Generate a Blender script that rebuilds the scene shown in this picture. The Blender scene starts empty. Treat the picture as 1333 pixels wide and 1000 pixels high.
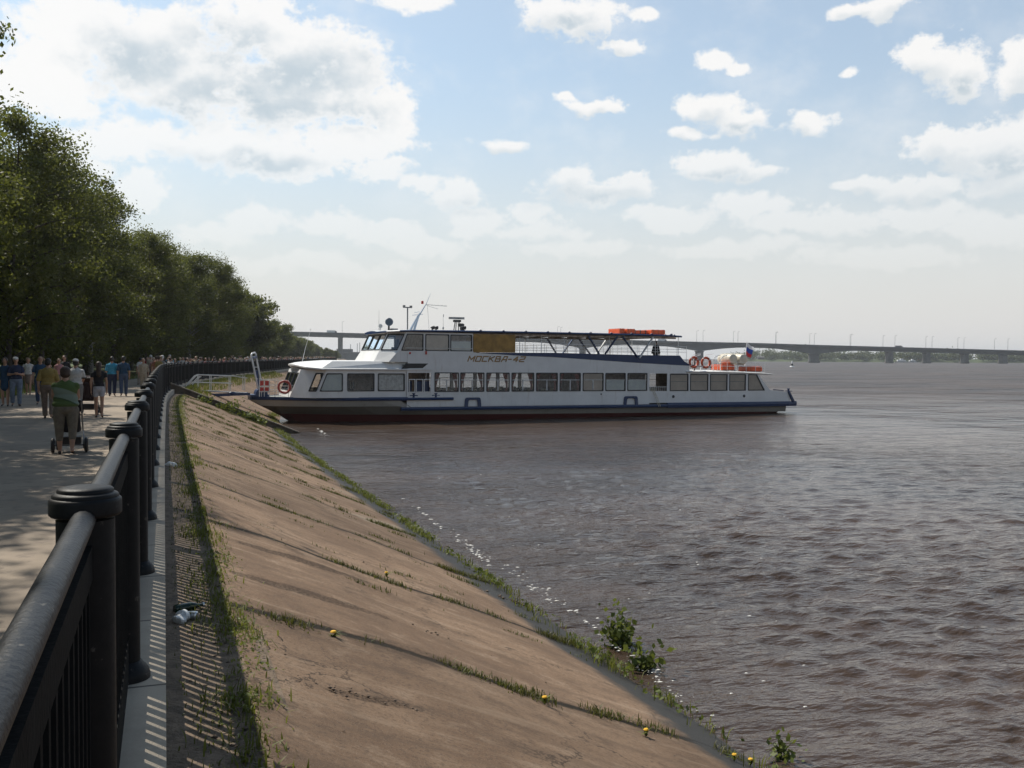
import bpy, bmesh, math, random
import numpy as np
from mathutils import Vector, Matrix
R = math.radians
random.seed(7); rng = np.random.default_rng(7)
scn = bpy.context.scene
COL = scn.collection
# ------------------------------------------------------------------ helpers
class MB:
    def __init__(s): s.v=[]; s.f=[]; s.m=[]
    def add(s, vs, fs, mi=0):
        b=len(s.v); s.v+= [tuple(p) for p in vs]
        for f in fs: s.f.append(tuple(b+i for i in f)); s.m.append(mi)
        return s
    def box(s, x0,x1,y0,y1,z0,z1, mi=0):
        return s.add([(x0,y0,z0),(x1,y0,z0),(x1,y1,z0),(x0,y1,z0),(x0,y0,z1),(x1,y0,z1),(x1,y1,z1),(x0,y1,z1)],
              [(0,3,2,1),(4,5,6,7),(0,1,5,4),(1,2,6,5),(2,3,7,6),(3,0,4,7)],mi)
    def bar(s, a, b, w, h, mi=0, up=(0,0,1)):
        a=Vector(a); b=Vector(b); d=(b-a).normalized(); u=Vector(up)
        if abs(d.dot(u))>.98: u=Vector((1,0,0))
        x=d.cross(u).normalized(); y=x.cross(d).normalized()
        vs=[]
        for p in (a,b):
            for sx,sy in ((-1,-1),(1,-1),(1,1),(-1,1)): vs.append(p+x*(sx*w/2)+y*(sy*h/2))
        return s.add(vs,[(0,1,2,3),(7,6,5,4),(0,4,5,1),(1,5,6,2),(2,6,7,3),(3,7,4,0)],mi)
    def tube(s, pts, r, n=8, mi=0, cap=True):
        pts=[Vector(p) for p in pts]; k=len(pts)
        rs=r if isinstance(r,(list,tuple)) else [r]*k
        vs=[]; ref=None
        for i,p in enumerate(pts):
            d=(pts[min(i+1,k-1)]-pts[max(i-1,0)]).normalized()
            if ref is None:
                ref=Vector((0,0,1)) if abs(d.z)<.9 else Vector((1,0,0))
            x=d.cross(ref).normalized(); y=x.cross(d).normalized(); ref=y
            for j in range(n):
                a=2*math.pi*j/n; vs.append(p+x*(rs[i]*math.cos(a))+y*(rs[i]*math.sin(a)))
        fs=[]
        for i in range(k-1):
            for j in range(n):
                j2=(j+1)%n; fs.append((i*n+j,i*n+j2,(i+1)*n+j2,(i+1)*n+j))
        if cap:
            fs.append(tuple(range(n-1,-1,-1))); fs.append(tuple((k-1)*n+j for j in range(n)))
        return s.add(vs,fs,mi)
    def lathe(s, prof, c=(0,0,0), n=16, mi=0, axis='z'):
        vs=[]; k=len(prof)
        for r,z in prof:
            for j in range(n):
                a=2*math.pi*j/n
                p=(r*math.cos(a),r*math.sin(a),z)
                if axis=='y': p=(p[0],p[2],p[1])
                if axis=='x': p=(p[2],p[0],p[1])
                vs.append((c[0]+p[0],c[1]+p[1],c[2]+p[2]))
        fs=[]
        for i in range(k-1):
            for j in range(n):
                j2=(j+1)%n; fs.append((i*n+j,i*n+j2,(i+1)*n+j2,(i+1)*n+j))
        fs.append(tuple(range(n-1,-1,-1))); fs.append(tuple((k-1)*n+j for j in range(n)))
        return s.add(vs,fs,mi)
    def torus(s, c, Rr, r, ax, n=28, m=10, mi=0, seg=None):
        ax=Vector(ax).normalized(); u=ax.orthogonal().normalized(); w=ax.cross(u)
        vs=[]
        for i in range(n):
            a=2*math.pi*i/n; d=u*math.cos(a)+w*math.sin(a)
            for j in range(m):
                b=2*math.pi*j/m
                vs.append(Vector(c)+d*(Rr+r*math.cos(b))+ax*(r*math.sin(b)))
        base=len(s.v); s.v+=[tuple(v) for v in vs]
        for i in range(n):
            for j in range(m):
                i2=(i+1)%n; j2=(j+1)%m
                s.f.append((base+i*m+j,base+i2*m+j,base+i2*m+j2,base+i*m+j2))
                s.m.append(seg(i,n) if seg else mi)
        return s
    def ell(s, c, r, n=10, m=7, mi=0):
        prof=[(math.sin(math.pi*i/m),-math.cos(math.pi*i/m)) for i in range(m+1)]
        prof[0]=(.02,-1); prof[-1]=(.02,1)
        k=MB().lathe(prof,n=n)
        return s.add([(c[0]+p[0]*r[0],c[1]+p[1]*r[1],c[2]+p[2]*r[2]) for p in k.v],k.f,mi)
    def build(s, name, mats, parent=None, smooth=False, loc=None, recalc=True):
        me=bpy.data.meshes.new(name); me.from_pydata(s.v,[],s.f)
        if not isinstance(mats,(list,tuple)): mats=[mats]
        for m in mats: me.materials.append(m)
        if len(mats)>1: me.polygons.foreach_set('material_index',s.m)
        if recalc:
            b=bmesh.new(); b.from_mesh(me); bmesh.ops.recalc_face_normals(b,faces=b.faces); b.to_mesh(me); b.free()
        if smooth is True: me.polygons.foreach_set('use_smooth',[True]*len(me.polygons))
        me.update()
        o=bpy.data.objects.new(name,me); COL.objects.link(o)
        if smooth=='auto':
            me.polygons.foreach_set('use_smooth',[True]*len(me.polygons)); me.set_sharp_from_angle(angle=R(40))
        if parent: o.parent=parent
        if loc: o.location=loc
        return o
def tag(o,label=None,cat=None,group=None,kind=None):
    if label: o['label']=label
    if cat: o['category']=cat
    if group: o['group']=group
    if kind: o['kind']=kind
    return o
def empty(name,loc=(0,0,0),rz=0,**k):
    o=bpy.data.objects.new(name,None); COL.objects.link(o); o.location=loc; o.rotation_euler=(0,0,rz)
    o.empty_display_size=.2
    return tag(o,**k)
def copy_tree(o,parent=None):
    c=o.copy(); COL.objects.link(c); c.parent=parent
    for ch in list(o.children): copy_tree(ch,c)
    return c
def rawmesh(name,V,F,mat,parent=None,smooth=False,mi=None):
    """numpy arrays: V (n,3), F (m,k) all same size"""
    me=bpy.data.meshes.new(name); k=F.shape[1]
    me.vertices.add(len(V)); me.vertices.foreach_set('co',np.asarray(V,np.float32).ravel())
    me.loops.add(F.size); me.loops.foreach_set('vertex_index',F.astype(np.int32).ravel())
    me.polygons.add(len(F)); me.polygons.foreach_set('loop_start',np.arange(0,F.size,k,dtype=np.int32))
    for m in (mat if isinstance(mat,(list,tuple)) else [mat]): me.materials.append(m)
    if mi is not None: me.polygons.foreach_set('material_index',mi.astype(np.int32))
    if smooth: me.polygons.foreach_set('use_smooth',np.ones(len(F),bool))
    me.update(calc_edges=True); me.validate()
    o=bpy.data.objects.new(name,me); COL.objects.link(o)
    if parent: o.parent=parent
    return o
# ------------------------------------------------------------------ materials
def newmat(name):
    m=bpy.data.materials.new(name); m.use_nodes=True
    return m, m.node_tree.nodes, m.node_tree.links, m.node_tree.nodes['Principled BSDF']
def mat(name,col,rough=.6,metal=0.,var=.12,scale=3.,col2=None,bump=0.,bscale=40.,detail=5,spec=.5,coords='Object'):
    m,N,L,B=newmat(name)
    tc=N.new('ShaderNodeTexCoord')
    ns=N.new('ShaderNodeTexNoise'); ns.inputs['Scale'].default_value=scale; ns.inputs['Detail'].default_value=detail; ns.inputs['Roughness'].default_value=.62
    L.new(tc.outputs[coords],ns.inputs['Vector'])
    rp=N.new('ShaderNodeValToRGB'); rp.color_ramp.elements[0].position=.38; rp.color_ramp.elements[1].position=.62
    c=np.array(col); c2=np.array(col2) if col2 is not None else c*(1-2*var)
    if col2 is None: c=np.minimum(c*(1+var),.95)
    rp.color_ramp.elements[0].color=(*c2,1); rp.color_ramp.elements[1].color=(*c,1)
    L.new(ns.outputs['Fac'],rp.inputs['Fac']); L.new(rp.outputs['Color'],B.inputs['Base Color'])
    B.inputs['Roughness'].default_value=rough; B.inputs['Metallic'].default_value=metal
    B.inputs['Specular IOR Level'].default_value=spec
    if bump:
        n2=N.new('ShaderNodeTexNoise'); n2.inputs['Scale'].default_value=bscale; n2.inputs['Detail'].default_value=6
        L.new(tc.outputs[coords],n2.inputs['Vector'])
        b=N.new('ShaderNodeBump'); b.inputs['Strength'].default_value=bump; b.inputs['Distance'].default_value=.02
        L.new(n2.outputs['Fac'],b.inputs['Height']); L.new(b.outputs['Normal'],B.inputs['Normal'])
    return m
def math_node(N,L,op,a,b=None,c=None,clamp=False):
    n=N.new('ShaderNodeMath'); n.operation=op; n.use_clamp=clamp
    for i,x in enumerate((a,b,c)):
        if x is None: continue
        if isinstance(x,(int,float)): n.inputs[i].default_value=x
        else: L.new(x,n.inputs[i])
    return n.outputs[0]
def mixcol(N,L,f,a,b):
    n=N.new('ShaderNodeMix'); n.data_type='RGBA'
    if isinstance(f,(int,float)): n.inputs[0].default_value=f
    else: L.new(f,n.inputs[0])
    for i,x in ((6,a),(7,b)):
        if isinstance(x,tuple): n.inputs[i].default_value=(*x,1)
        else: L.new(x,n.inputs[i])
    return n.outputs[2]
def smooth(N,L,x,lo,hi):
    n=N.new('ShaderNodeMapRange'); n.interpolation_type='SMOOTHSTEP'
    n.inputs[1].default_value=lo; n.inputs[2].default_value=hi
    L.new(x,n.inputs[0]); return n.outputs[0]
def noise(N,L,vec,scale,detail=5,rough=.6,out='Fac'):
    n=N.new('ShaderNodeTexNoise'); n.inputs['Scale'].default_value=scale; n.inputs['Detail'].default_value=detail; n.inputs['Roughness'].default_value=rough
    if vec is not None: L.new(vec,n.inputs['Vector'])
    return n.outputs[out]
# ------------------------------------------------------------------ camera
YAW=R(19.92); PITCH=math.atan((500-465.5)/1250); ROLL=R(.25)
CAMZ=1.8
cam=bpy.data.cameras.new('Camera'); co=bpy.data.objects.new('Camera',cam); COL.objects.link(co)
cam.sensor_width=36; cam.lens=36*1250/1333; cam.clip_start=.05; cam.clip_end=12000
fw=Vector((math.sin(YAW)*math.cos(PITCH),math.cos(YAW)*math.cos(PITCH),-math.sin(PITCH)))
q=fw.to_track_quat('-Z','Y'); CM=(q.to_matrix()@Matrix.Rotation(ROLL,3,'Z'))
co.matrix_world=Matrix.Translation((0,0,CAMZ))@CM.to_4x4()
scn.camera=co
def ray(x,y):
    return (CM@Vector(((x-666.5)/1250,(500-y)/1250,-1))).normalized()
def onz(x,y,z):
    d=ray(x,y); t=(z-CAMZ)/d.z; return Vector((0,0,CAMZ))+d*t
def atY(x,dist):
    """ground point in the direction of column x, dist metres ahead along the optical axis"""
    d=ray(x,465); d=Vector((d.x,d.y)); d/= (d.x*math.sin(YAW)+d.y*math.cos(YAW)); return d*dist
WZ=-2.1            # water level
# ------------------------------------------------------------------ sun, world
SUN_AZ=math.atan2(-.552,.834); SUN_EL=R(53.5)
sd=Vector((math.sin(SUN_AZ)*math.cos(SUN_EL),math.cos(SUN_AZ)*math.cos(SUN_EL),math.sin(SUN_EL)))
sl=bpy.data.lights.new('Sun','SUN'); sl.energy=5.0; sl.angle=R(.53); sl.color=(1,.94,.84)
so=bpy.data.objects.new('Sun',sl); COL.objects.link(so); so.rotation_euler=sd.to_track_quat('Z','Y').to_euler()
W=bpy.data.worlds.new('World'); scn.world=W; W.use_nodes=True
def build_world():
    N=W.node_tree.nodes; L=W.node_tree.links; bg=N['Background']
    sky=N.new('ShaderNodeTexSky'); sky.sky_type='NISHITA'; sky.sun_disc=False
    sky.sun_elevation=SUN_EL; sky.sun_rotation=SUN_AZ; sky.air_density=1.0; sky.dust_density=1.6; sky.ozone_density=1.4; sky.altitude=100
    geo=N.new('ShaderNodeTexCoord'); sep=N.new('ShaderNodeSeparateXYZ'); L.new(geo.outputs['Generated'],sep.inputs[0])
    M=lambda *a,**k: math_node(N,L,*a,**k)
    az=M('ARCTAN2',sep.outputs[0],sep.outputs[1]); el=M('ARCSINE',sep.outputs[2])
    comb=N.new('ShaderNodeCombineXYZ'); L.new(az,comb.inputs[0]); L.new(el,comb.inputs[1])
    P=comb.outputs[0]
    # domain warp so no outline stays an ellipse
    wn=noise(N,L,P,22,3,.5,'Color')
    sub=N.new('ShaderNodeVectorMath'); sub.operation='SUBTRACT'; L.new(wn,sub.inputs[0]); sub.inputs[1].default_value=(.5,.5,.5)
    scl=N.new('ShaderNodeVectorMath'); scl.operation='SCALE'; L.new(sub.outputs[0],scl.inputs[0]); scl.inputs['Scale'].default_value=.035
    add=N.new('ShaderNodeVectorMath'); L.new(P,add.inputs[0]); L.new(scl.outputs[0],add.inputs[1]); PW=add.outputs[0]
    cl=[(110,45,85,60),(200,50,90,45),(330,38,75,52),(400,70,75,55),(455,105,75,55),(250,105,150,55),(505,140,45,40),(360,120,130,55),(75,100,50,60),(20,112,50,34),
        (135,185,75,30),(200,180,70,26),(290,190,110,32),(370,205,90,24),(450,185,85,24),(180,243,40,24),(110,215,50,26),(520,165,30,20),
        (530,3,60,14),(715,12,45,26),(765,22,42,30),(837,23,20,12),(775,138,45,12),(740,128,20,8),(812,64,24,9),(655,183,42,11),(935,76,22,14),(958,88,18,10),(1110,16,26,12),(1150,10,34,14),
        (1205,80,34,24),(1240,92,42,36),(1250,115,26,16),(1330,90,26,34),(915,142,36,18),(960,158,42,18),(900,178,32,10),(1050,161,36,17),(930,215,55,20),(985,222,40,12),(1235,190,45,26),(1300,185,60,38),(1320,235,55,22),(1106,95,10,8),
        (500,222,40,20),(545,240,34,16),(590,258,44,22),(745,238,44,20),(820,240,40,18),(780,252,80,16),(690,280,50,14),
        (350,285,55,20),(420,292,60,18),(500,305,60,18),(560,318,60,14),(620,290,50,20),(690,300,60,16),(880,282,60,16),(980,270,60,20),(1040,290,70,18),(1120,245,40,10),(1190,250,50,12),(1110,290,60,16),(1200,285,60,20),(1290,300,70,22),(280,300,50,18),(760,322,90,14),(950,325,120,14),(1150,335,120,14),(420,345,140,14)]
    def ell_(lst,vec,keep=None):
        acc=None
        for cx,cy,rx,ry in lst:
            d=ray(cx,cy); a0=math.atan2(d.x,d.y); e0=math.asin(d.z)
            s1=N.new('ShaderNodeVectorMath'); s1.operation='MULTIPLY_ADD'
            kx=1250/rx*math.cos(e0); ky=1250/ry
            L.new(vec,s1.inputs[0]); s1.inputs[1].default_value=(kx,ky,0); s1.inputs[2].default_value=(-a0*kx,-e0*ky,0)
            ln=N.new('ShaderNodeVectorMath'); ln.operation='LENGTH'; L.new(s1.outputs[0],ln.inputs[0])
            v=M('SUBTRACT',1.0,ln.outputs['Value'])
            acc=v if acc is None else M('SMOOTH_MAX',acc,v,.18)
        return acc
    acc=ell_(cl,PW)
    sq=N.new('ShaderNodeVectorMath'); sq.operation='MULTIPLY'; L.new(P,sq.inputs[0]); sq.inputs[1].default_value=(1,1.25,1)
    fb=noise(N,L,sq.outputs[0],20,3,.5); fb2=noise(N,L,sq.outputs[0],62,9,.66)
    dens=M('ADD',acc,M('MULTIPLY',M('SUBTRACT',fb,.5),1.3))
    dens=M('ADD',dens,M('MULTIPLY',M('SUBTRACT',fb2,.5),1.55))
    soft=noise(N,L,sq.outputs[0],6,3,.5)
    mk=N.new('ShaderNodeMapRange'); mk.interpolation_type='SMOOTHSTEP'; L.new(dens,mk.inputs[0]); mk.inputs[1].default_value=-.14; L.new(M('ADD',.0,M('MULTIPLY',soft,.85)),mk.inputs[2]); mask=mk.outputs[0]
    # thin veil of broken cloud between the cumulus
    veil=smooth(N,L,noise(N,L,sq.outputs[0],8,8,.65),.44,.72); mask=M('MAXIMUM',mask,M('MULTIPLY',M('MULTIPLY',veil,.30),smooth(N,L,el,.6,.4)))
    # grey undersides of the thick clouds
    gl=[(390,100,110,42),(330,135,150,34),(300,60,70,36),(180,85,75,40),(455,150,70,26),(220,145,80,18),(330,212,110,18),(1310,212,70,24),(1245,112,40,18),(770,262,90,18),(930,232,70,14),(960,168,46,10),(590,275,50,14),(740,32,50,14)]
    gsm=ell_([(cx,cy+1.0*ry,1.1*rx,.9*ry) for cx,cy,rx,ry in cl if cx>600 and cy<270 and 24<=rx<=70],PW)
    ga=ell_(gl,PW); gn=M('ADD',ga,M('MULTIPLY',M('SUBTRACT',noise(N,L,sq.outputs[0],26,8,.6),.5),1.5))
    core=M('MULTIPLY',smooth(N,L,gn,-.25,.95),smooth(N,L,dens,.05,.75))
    core=M('MAXIMUM',core,M('MULTIPLY',smooth(N,L,M('ADD',gsm,M('MULTIPLY',M('SUBTRACT',fb2,.5),.8)),-.05,.8),.5))
    ccol=mixcol(N,L,core,(7.75,7.6,7.4),(4.35,4.95,5.35))
    # low sky: pale cloud haze
    low=smooth(N,L,el,.32,-.02)
    blue=N.new('ShaderNodeVectorMath'); blue.operation='MULTIPLY'; L.new(sky.outputs[0],blue.inputs[0]); blue.inputs[1].default_value=(1.05,1.26,1.24)
    skyc=mixcol(N,L,M('ADD',M('ADD',M('MULTIPLY',low,.66),.03),M('MULTIPLY',smooth(N,L,el,.75,.35),.30)),blue.outputs[0],(5.95,5.78,5.62))
    maskf=M('MULTIPLY',mask,M('SUBTRACT',.90,M('MULTIPLY',smooth(N,L,el,.26,.03),.86)))
    res=mixcol(N,L,maskf,skyc,ccol)
    # the sky away from the sun and overhead is less bright
    sd_=M('ADD',M('MULTIPLY',sep.outputs[0],math.sin(SUN_AZ)),M('MULTIPLY',sep.outputs[1],math.cos(SUN_AZ)))
    fall=M('ADD',.76,M('MULTIPLY',smooth(N,L,sd_,-.7,.12),.24)); fall=M('MULTIPLY',fall,M('SUBTRACT',1.0,M('MULTIPLY',smooth(N,L,el,.45,.9),.35)))
    vs_=N.new('ShaderNodeVectorMath'); vs_.operation='SCALE'; L.new(res,vs_.inputs[0]); L.new(fall,vs_.inputs['Scale'])
    L.new(vs_.outputs[0],bg.inputs['Color']); bg.inputs['Strength'].default_value=.13
build_world()
scn.view_settings.view_transform='Standard'; scn.view_settings.look='None'; scn.view_settings.exposure=0.0; scn.view_settings.gamma=1
# ------------------------------------------------------------------ shore line
_sx=np.array([-60,-20,0,20,45,63,85,100,180,337,500,701,850,1100,1500,2500,4000.]); 
_sv=np.array([0,0,0,0,0.1,1.4,5.4,9,27,57,85,119,150,180,120,-60,-300.])
_yy=np.concatenate([np.arange(-60,420,.5),np.arange(420,4001,10.)])
def _smooth():
    y=np.arange(-60,4001,.5); x=np.interp(y,_sx,_sv); k=np.ones(25)/25
    xp=np.pad(x,12,mode='edge'); x=np.convolve(xp,k,'valid'); xp=np.pad(x,12,mode='edge'); x=np.convolve(xp,k,'valid'); return y,x
_Y,_X=_smooth(); _DX=np.gradient(_X,.5)
def sx(y): return np.interp(y,_Y,_X)
def shore(y,off):
    d=np.interp(y,_Y,_DX); n=np.sqrt(1+d*d); return sx(y)+off/n, y-off*d/n
SLOPE=.4227
def slope_z(off): return -.05-(off-.5)*SLOPE
def strip(name,ys,offs,zs,m,kind='structure',jit=0,smooth_=False):
    """sheet along the shore: offs/zs columns"""
    ys=np.asarray(ys); V=[]
    for o,z in zip(offs,zs):
        x,y=shore(ys,o); V.append(np.stack([x,y,np.full_like(ys,z)],1))
    V=np.stack(V,1); n,k=V.shape[:2]; V=V.reshape(-1,3)
    i=np.arange(n-1)[:,None]*k+np.arange(k-1)[None]; F=np.stack([i,i+1,i+k+1,i+k],-1).reshape(-1,4)
    if jit: V[:,2]+=rng.normal(0,jit,len(V))
    o=rawmesh(name,V,F,m,smooth=smooth_); return tag(o,kind=kind)
# ------------------------------------------------------------------ ground materials
def mat_asphalt():
    m,N,L,B=newmat('worn_asphalt'); tc=N.new('ShaderNodeTexCoord'); P=tc.outputs['Object']
    a=noise(N,L,P,.5,6,.6); b=noise(N,L,P,140,3,.6); c=noise(N,L,P,3.2,6,.7)
    col=mixcol(N,L,smooth(N,L,a,.42,.58),(.34,.27,.20),(.25,.20,.15))
    col=mixcol(N,L,smooth(N,L,c,.52,.62),col,(.215,.17,.13))
    col=mixcol(N,L,math_node(N,L,'MULTIPLY',b,.35),col,(.12,.11,.10))
    L.new(col,B.inputs['Base Color']); B.inputs['Roughness'].default_value=.9
    bp=N.new('ShaderNodeBump'); bp.inputs['Strength'].default_value=.5; bp.inputs['Distance'].default_value=.006; L.new(b,bp.inputs['Height']); L.new(bp.outputs[0],B.inputs['Normal'])
    return m
DK=(.042,.026,.016)
PATCHES=[((398,735),.75,.16,DK,.9),((405,778),.75,.17,DK,.9),((482,908),.30,.09,DK,.8),((690,790),.45,.13,DK,.8),((340,600),1.1,.55,DK,.6),((300,575),1.2,.6,DK,.5),((520,690),1.3,.55,(.27,.215,.16),.7),((470,650),.9,.5,(.24,.19,.14),.5),((560,860),.5,.2,DK,.4)]
def slope_loc(x,y):
    for z in np.linspace(-.05,-2.3,400):
        p=onz(x,y,z)
        if abs(slope_z(p.x)-z)<.006: return (p.x,p.y,z)
    p=onz(x,y,WZ); return (p.x,p.y,WZ)
def mat_slope():
    m,N,L,B=newmat('old_concrete_slope'); tc=N.new('ShaderNodeTexCoord'); P=tc.outputs['Object']
    sep=N.new('ShaderNodeSeparateXYZ'); L.new(P,sep.inputs[0])
    M=lambda *a,**k: math_node(N,L,*a,**k)
    st=N.new('ShaderNodeVectorMath'); st.operation='MULTIPLY'; L.new(P,st.inputs[0]); st.inputs[1].default_value=(.8,1,1)
    a=noise(N,L,P,.45,6,.6); b=noise(N,L,P,160,4,.7); c=noise(N,L,st.outputs[0],2.6,8,.72); g=noise(N,L,P,34,5,.7)
    col=mixcol(N,L,smooth(N,L,a,.40,.60),(.125,.076,.045),(.185,.118,.072))
    col=mixcol(N,L,M('MULTIPLY',smooth(N,L,c,.50,.62),.6),col,(.085,.053,.033))
    col=mixcol(N,L,M('MULTIPLY',smooth(N,L,c,.46,.36),.5),col,(.235,.165,.11))
    col=mixcol(N,L,M('MULTIPLY',smooth(N,L,g,.50,.62),.65),col,(.075,.05,.034))
    col=mixcol(N,L,M('MULTIPLY',smooth(N,L,b,.56,.66),.6),col,(.34,.27,.20))
    dn=N.new('ShaderNodeVectorMath'); dn.operation='MULTIPLY'; L.new(P,dn.inputs[0]); dn.inputs[1].default_value=(.35,3.0,.35)
    rn=noise(N,L,dn.outputs[0],1.6,7,.65); col=mixcol(N,L,M('MULTIPLY',smooth(N,L,rn,.50,.66),.45),col,(.090,.060,.040)); col=mixcol(N,L,M('MULTIPLY',smooth(N,L,rn,.46,.34),.35),col,(.26,.19,.13))
    vo=N.new('ShaderNodeTexVoronoi'); vo.feature='DISTANCE_TO_EDGE'; vo.inputs['Scale'].default_value=.55
    wp=N.new('ShaderNodeVectorMath'); wp.operation='MULTIPLY_ADD'; L.new(noise(N,L,P,2.0,5,.7,'Color'),wp.inputs[0]); wp.inputs[1].default_value=(.9,.9,.9); L.new(P,wp.inputs[2]); L.new(wp.outputs[0],vo.inputs['Vector'])
    crk=smooth(N,L,vo.outputs['Distance'],.011,.003); col=mixcol(N,L,M('MULTIPLY',M('MULTIPLY',crk,.8),smooth(N,L,a,.44,.56)),col,(.04,.028,.02))
    # panel joints every 3.7 m
    w=M('ADD',sep.outputs[1],M('MULTIPLY',M('SUBTRACT',noise(N,L,P,1.3,3),.5),.22))
    w=M('ADD',w,M('MULTIPLY',sep.outputs[0],-.12))
    pid=M('FLOOR',M('DIVIDE',M('ADD',w,.15),3.7)); wnz=N.new('ShaderNodeTexWhiteNoise'); wnz.noise_dimensions='1D'; L.new(pid,wnz.inputs['W'])
    hs=N.new('ShaderNodeHueSaturation'); L.new(M('ADD',1.12,M('MULTIPLY',wnz.outputs['Value'],.36)),hs.inputs['Value']); hs.inputs['Saturation'].default_value=.94; L.new(col,hs.inputs['Color']); col=hs.outputs[0]
    fr=M('FRACT',M('DIVIDE',M('ADD',w,.15),3.7)); dj=M('MULTIPLY',M('MINIMUM',fr,M('SUBTRACT',1.0,fr)),3.7)
    jm=smooth(N,L,M('ADD',dj,M('MULTIPLY',M('SUBTRACT',g,.5),.12)),.085,.025); soft=smooth(N,L,dj,.5,.0)
    col=mixcol(N,L,M('MULTIPLY',M('MULTIPLY',soft,smooth(N,L,c,.4,.6)),.6),col,(.060,.040,.028))
    col=mixcol(N,L,jm,col,(.022,.017,.011))
    # trodden soil patches and one paler panel, each with its own outline
    wv=noise(N,L,P,3.2,5,.65)
    for (px,py),rx,ry,cc,amt in (PATCHES):
        q=slope_loc(px,py)
        dx=M('DIVIDE',M('SUBTRACT',sep.outputs[0],q[0]),rx); dy=M('DIVIDE',M('SUBTRACT',M('SUBTRACT',sep.outputs[1],q[1]),M('MULTIPLY',M('SUBTRACT',sep.outputs[0],q[0]),.22)),ry)
        dd=M('ADD',M('MULTIPLY',dx,dx),M('MULTIPLY',dy,dy)); dd=M('ADD',dd,M('MULTIPLY',M('SUBTRACT',wv,.5),2.6))
        pm_=M('MULTIPLY',smooth(N,L,dd,1.25,.45),amt)
        if cc is DK: pm_=M('MULTIPLY',pm_,M('ADD',.5,M('MULTIPLY',smooth(N,L,g,.44,.56),.5)))
        col=mixcol(N,L,pm_,col,cc)
    # wet foot near the water (height based, ragged)
    wz=M('ADD',sep.outputs[2],M('MULTIPLY',M('SUBTRACT',noise(N,L,P,1.6,5,.65),.5),.30))
    wet=smooth(N,L,wz,-1.70,-1.86)
    wet=M('MULTIPLY',wet,smooth(N,L,sep.outputs[1],52.,48.))
    col=mixcol(N,L,wet,col,(.040,.037,.033))
    L.new(col,B.inputs['Base Color'])
    L.new(M('SUBTRACT',.92,M('MULTIPLY',wet,.36)),B.inputs['Roughness'])
    B.inputs['Specular IOR Level'].default_value=.22
    hgt=M('ADD',M('MULTIPLY',g,.6),M('MULTIPLY',b,.4)); hgt=M('SUBTRACT',hgt,M('MULTIPLY',jm,1.5))
    bp=N.new('ShaderNodeBump'); bp.inputs['Strength'].default_value=.8; bp.inputs['Distance'].default_value=.012; L.new(hgt,bp.inputs['Height']); L.new(bp.outputs[0],B.inputs['Normal'])
    return m
def mat_ledge():
    m,N,L,B=newmat('kerb_stone'); tc=N.new('ShaderNodeTexCoord'); P=tc.outputs['Object']
    sep=N.new('ShaderNodeSeparateXYZ'); L.new(P,sep.inputs[0]); M=lambda *a,**k: math_node(N,L,*a,**k)
    a=noise(N,L,P,2,6,.65); b=noise(N,L,P,120,4,.7)
    col=mixcol(N,L,smooth(N,L,a,.35,.65),(.275,.235,.185),(.36,.31,.245))
    fr=M('FRACT',M('DIVIDE',sep.outputs[1],1.25)); j=smooth(N,L,M('MINIMUM',fr,M('SUBTRACT',1.0,fr)),.012,.004)
    col=mixcol(N,L,j,col,(.07,.06,.05)); col=mixcol(N,L,M('MULTIPLY',smooth(N,L,b,.5,.8),.4),col,(.16,.14,.12))
    L.new(col,B.inputs['Base Color']); B.inputs['Roughness'].default_value=.88
    bp=N.new('ShaderNodeBump'); bp.inputs['Strength'].default_value=.5; bp.inputs['Distance'].default_value=.006; L.new(M('SUBTRACT',b,j),bp.inputs['Height']); L.new(bp.outputs[0],B.inputs['Normal'])
    return m
M_asph=mat_asphalt(); M_slope=mat_slope(); M_ledge=mat_ledge()
M_dirt=mat('trodden_dirt',(.20,.145,.10),.95,col2=(.11,.08,.055),scale=9,bump=.9,bscale=45,detail=8)
M_lawn=mat('lawn_soil',(.075,.10,.03),.95,col2=(.045,.06,.022),scale=1.2,bump=.8,bscale=30)
M_bed=mat('river_bed',(.09,.07,.05),.9,scale=.05)
M_conc=mat('weathered_concrete',(.26,.225,.185),.9,col2=(.15,.125,.10),scale=2.2,bump=.6,bscale=30,detail=8)
M_wallc=mat('dark_wall_concrete',(.15,.12,.09),.9,col2=(.07,.055,.04),scale=2.2,bump=.6,bscale=30,detail=8)  # wall face, darker than the coping
YS=np.concatenate([np.arange(-8,60,1.),np.arange(60,360,4.),np.arange(360,860,20.)])
strip('promenade',YS,[-6.6,-4,-2,-.42],[0,.0,.0,0],M_asph)
strip('kerb',YS,[-.42,-.419,0,.001],[0,.18,.18,-.12],M_ledge)
strip('verge',YS,[0.0,.2,.42,.62],[-.03,-.045,-.05,-.10],M_dirt,jit=.006)
# slope: fine near the camera
def slope_sheet():
    ys=np.concatenate([np.arange(-8,30,.25),np.arange(30,60,.5),np.arange(60,360,4.),np.arange(360,860,20.)]); offs=np.concatenate([np.arange(.45,5.6,.2),[6.5,8,11]])
    V=[]
    for o in offs:
        x,y=shore(ys,o); z=slope_z(o)+.012*np.sin(y*1.7+o)+.015*np.sin(y*.5+o*2.3)
        pan=np.floor((y+.15-.12*x)/3.7); z=z+.032*np.sin(pan*12.9898)*np.cos(o*.3)
        V.append(np.stack([x,y,z],1))
    V=np.stack(V,1); n,k=V.shape[:2]; i=np.arange(n-1)[:,None]*k+np.arange(k-1)[None]
    F=np.stack([i,i+1,i+k+1,i+k],-1).reshape(-1,4)
    tag(rawmesh('embankment_slope',V.reshape(-1,3),F,M_slope,smooth=True),kind='structure')
slope_sheet()
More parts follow.
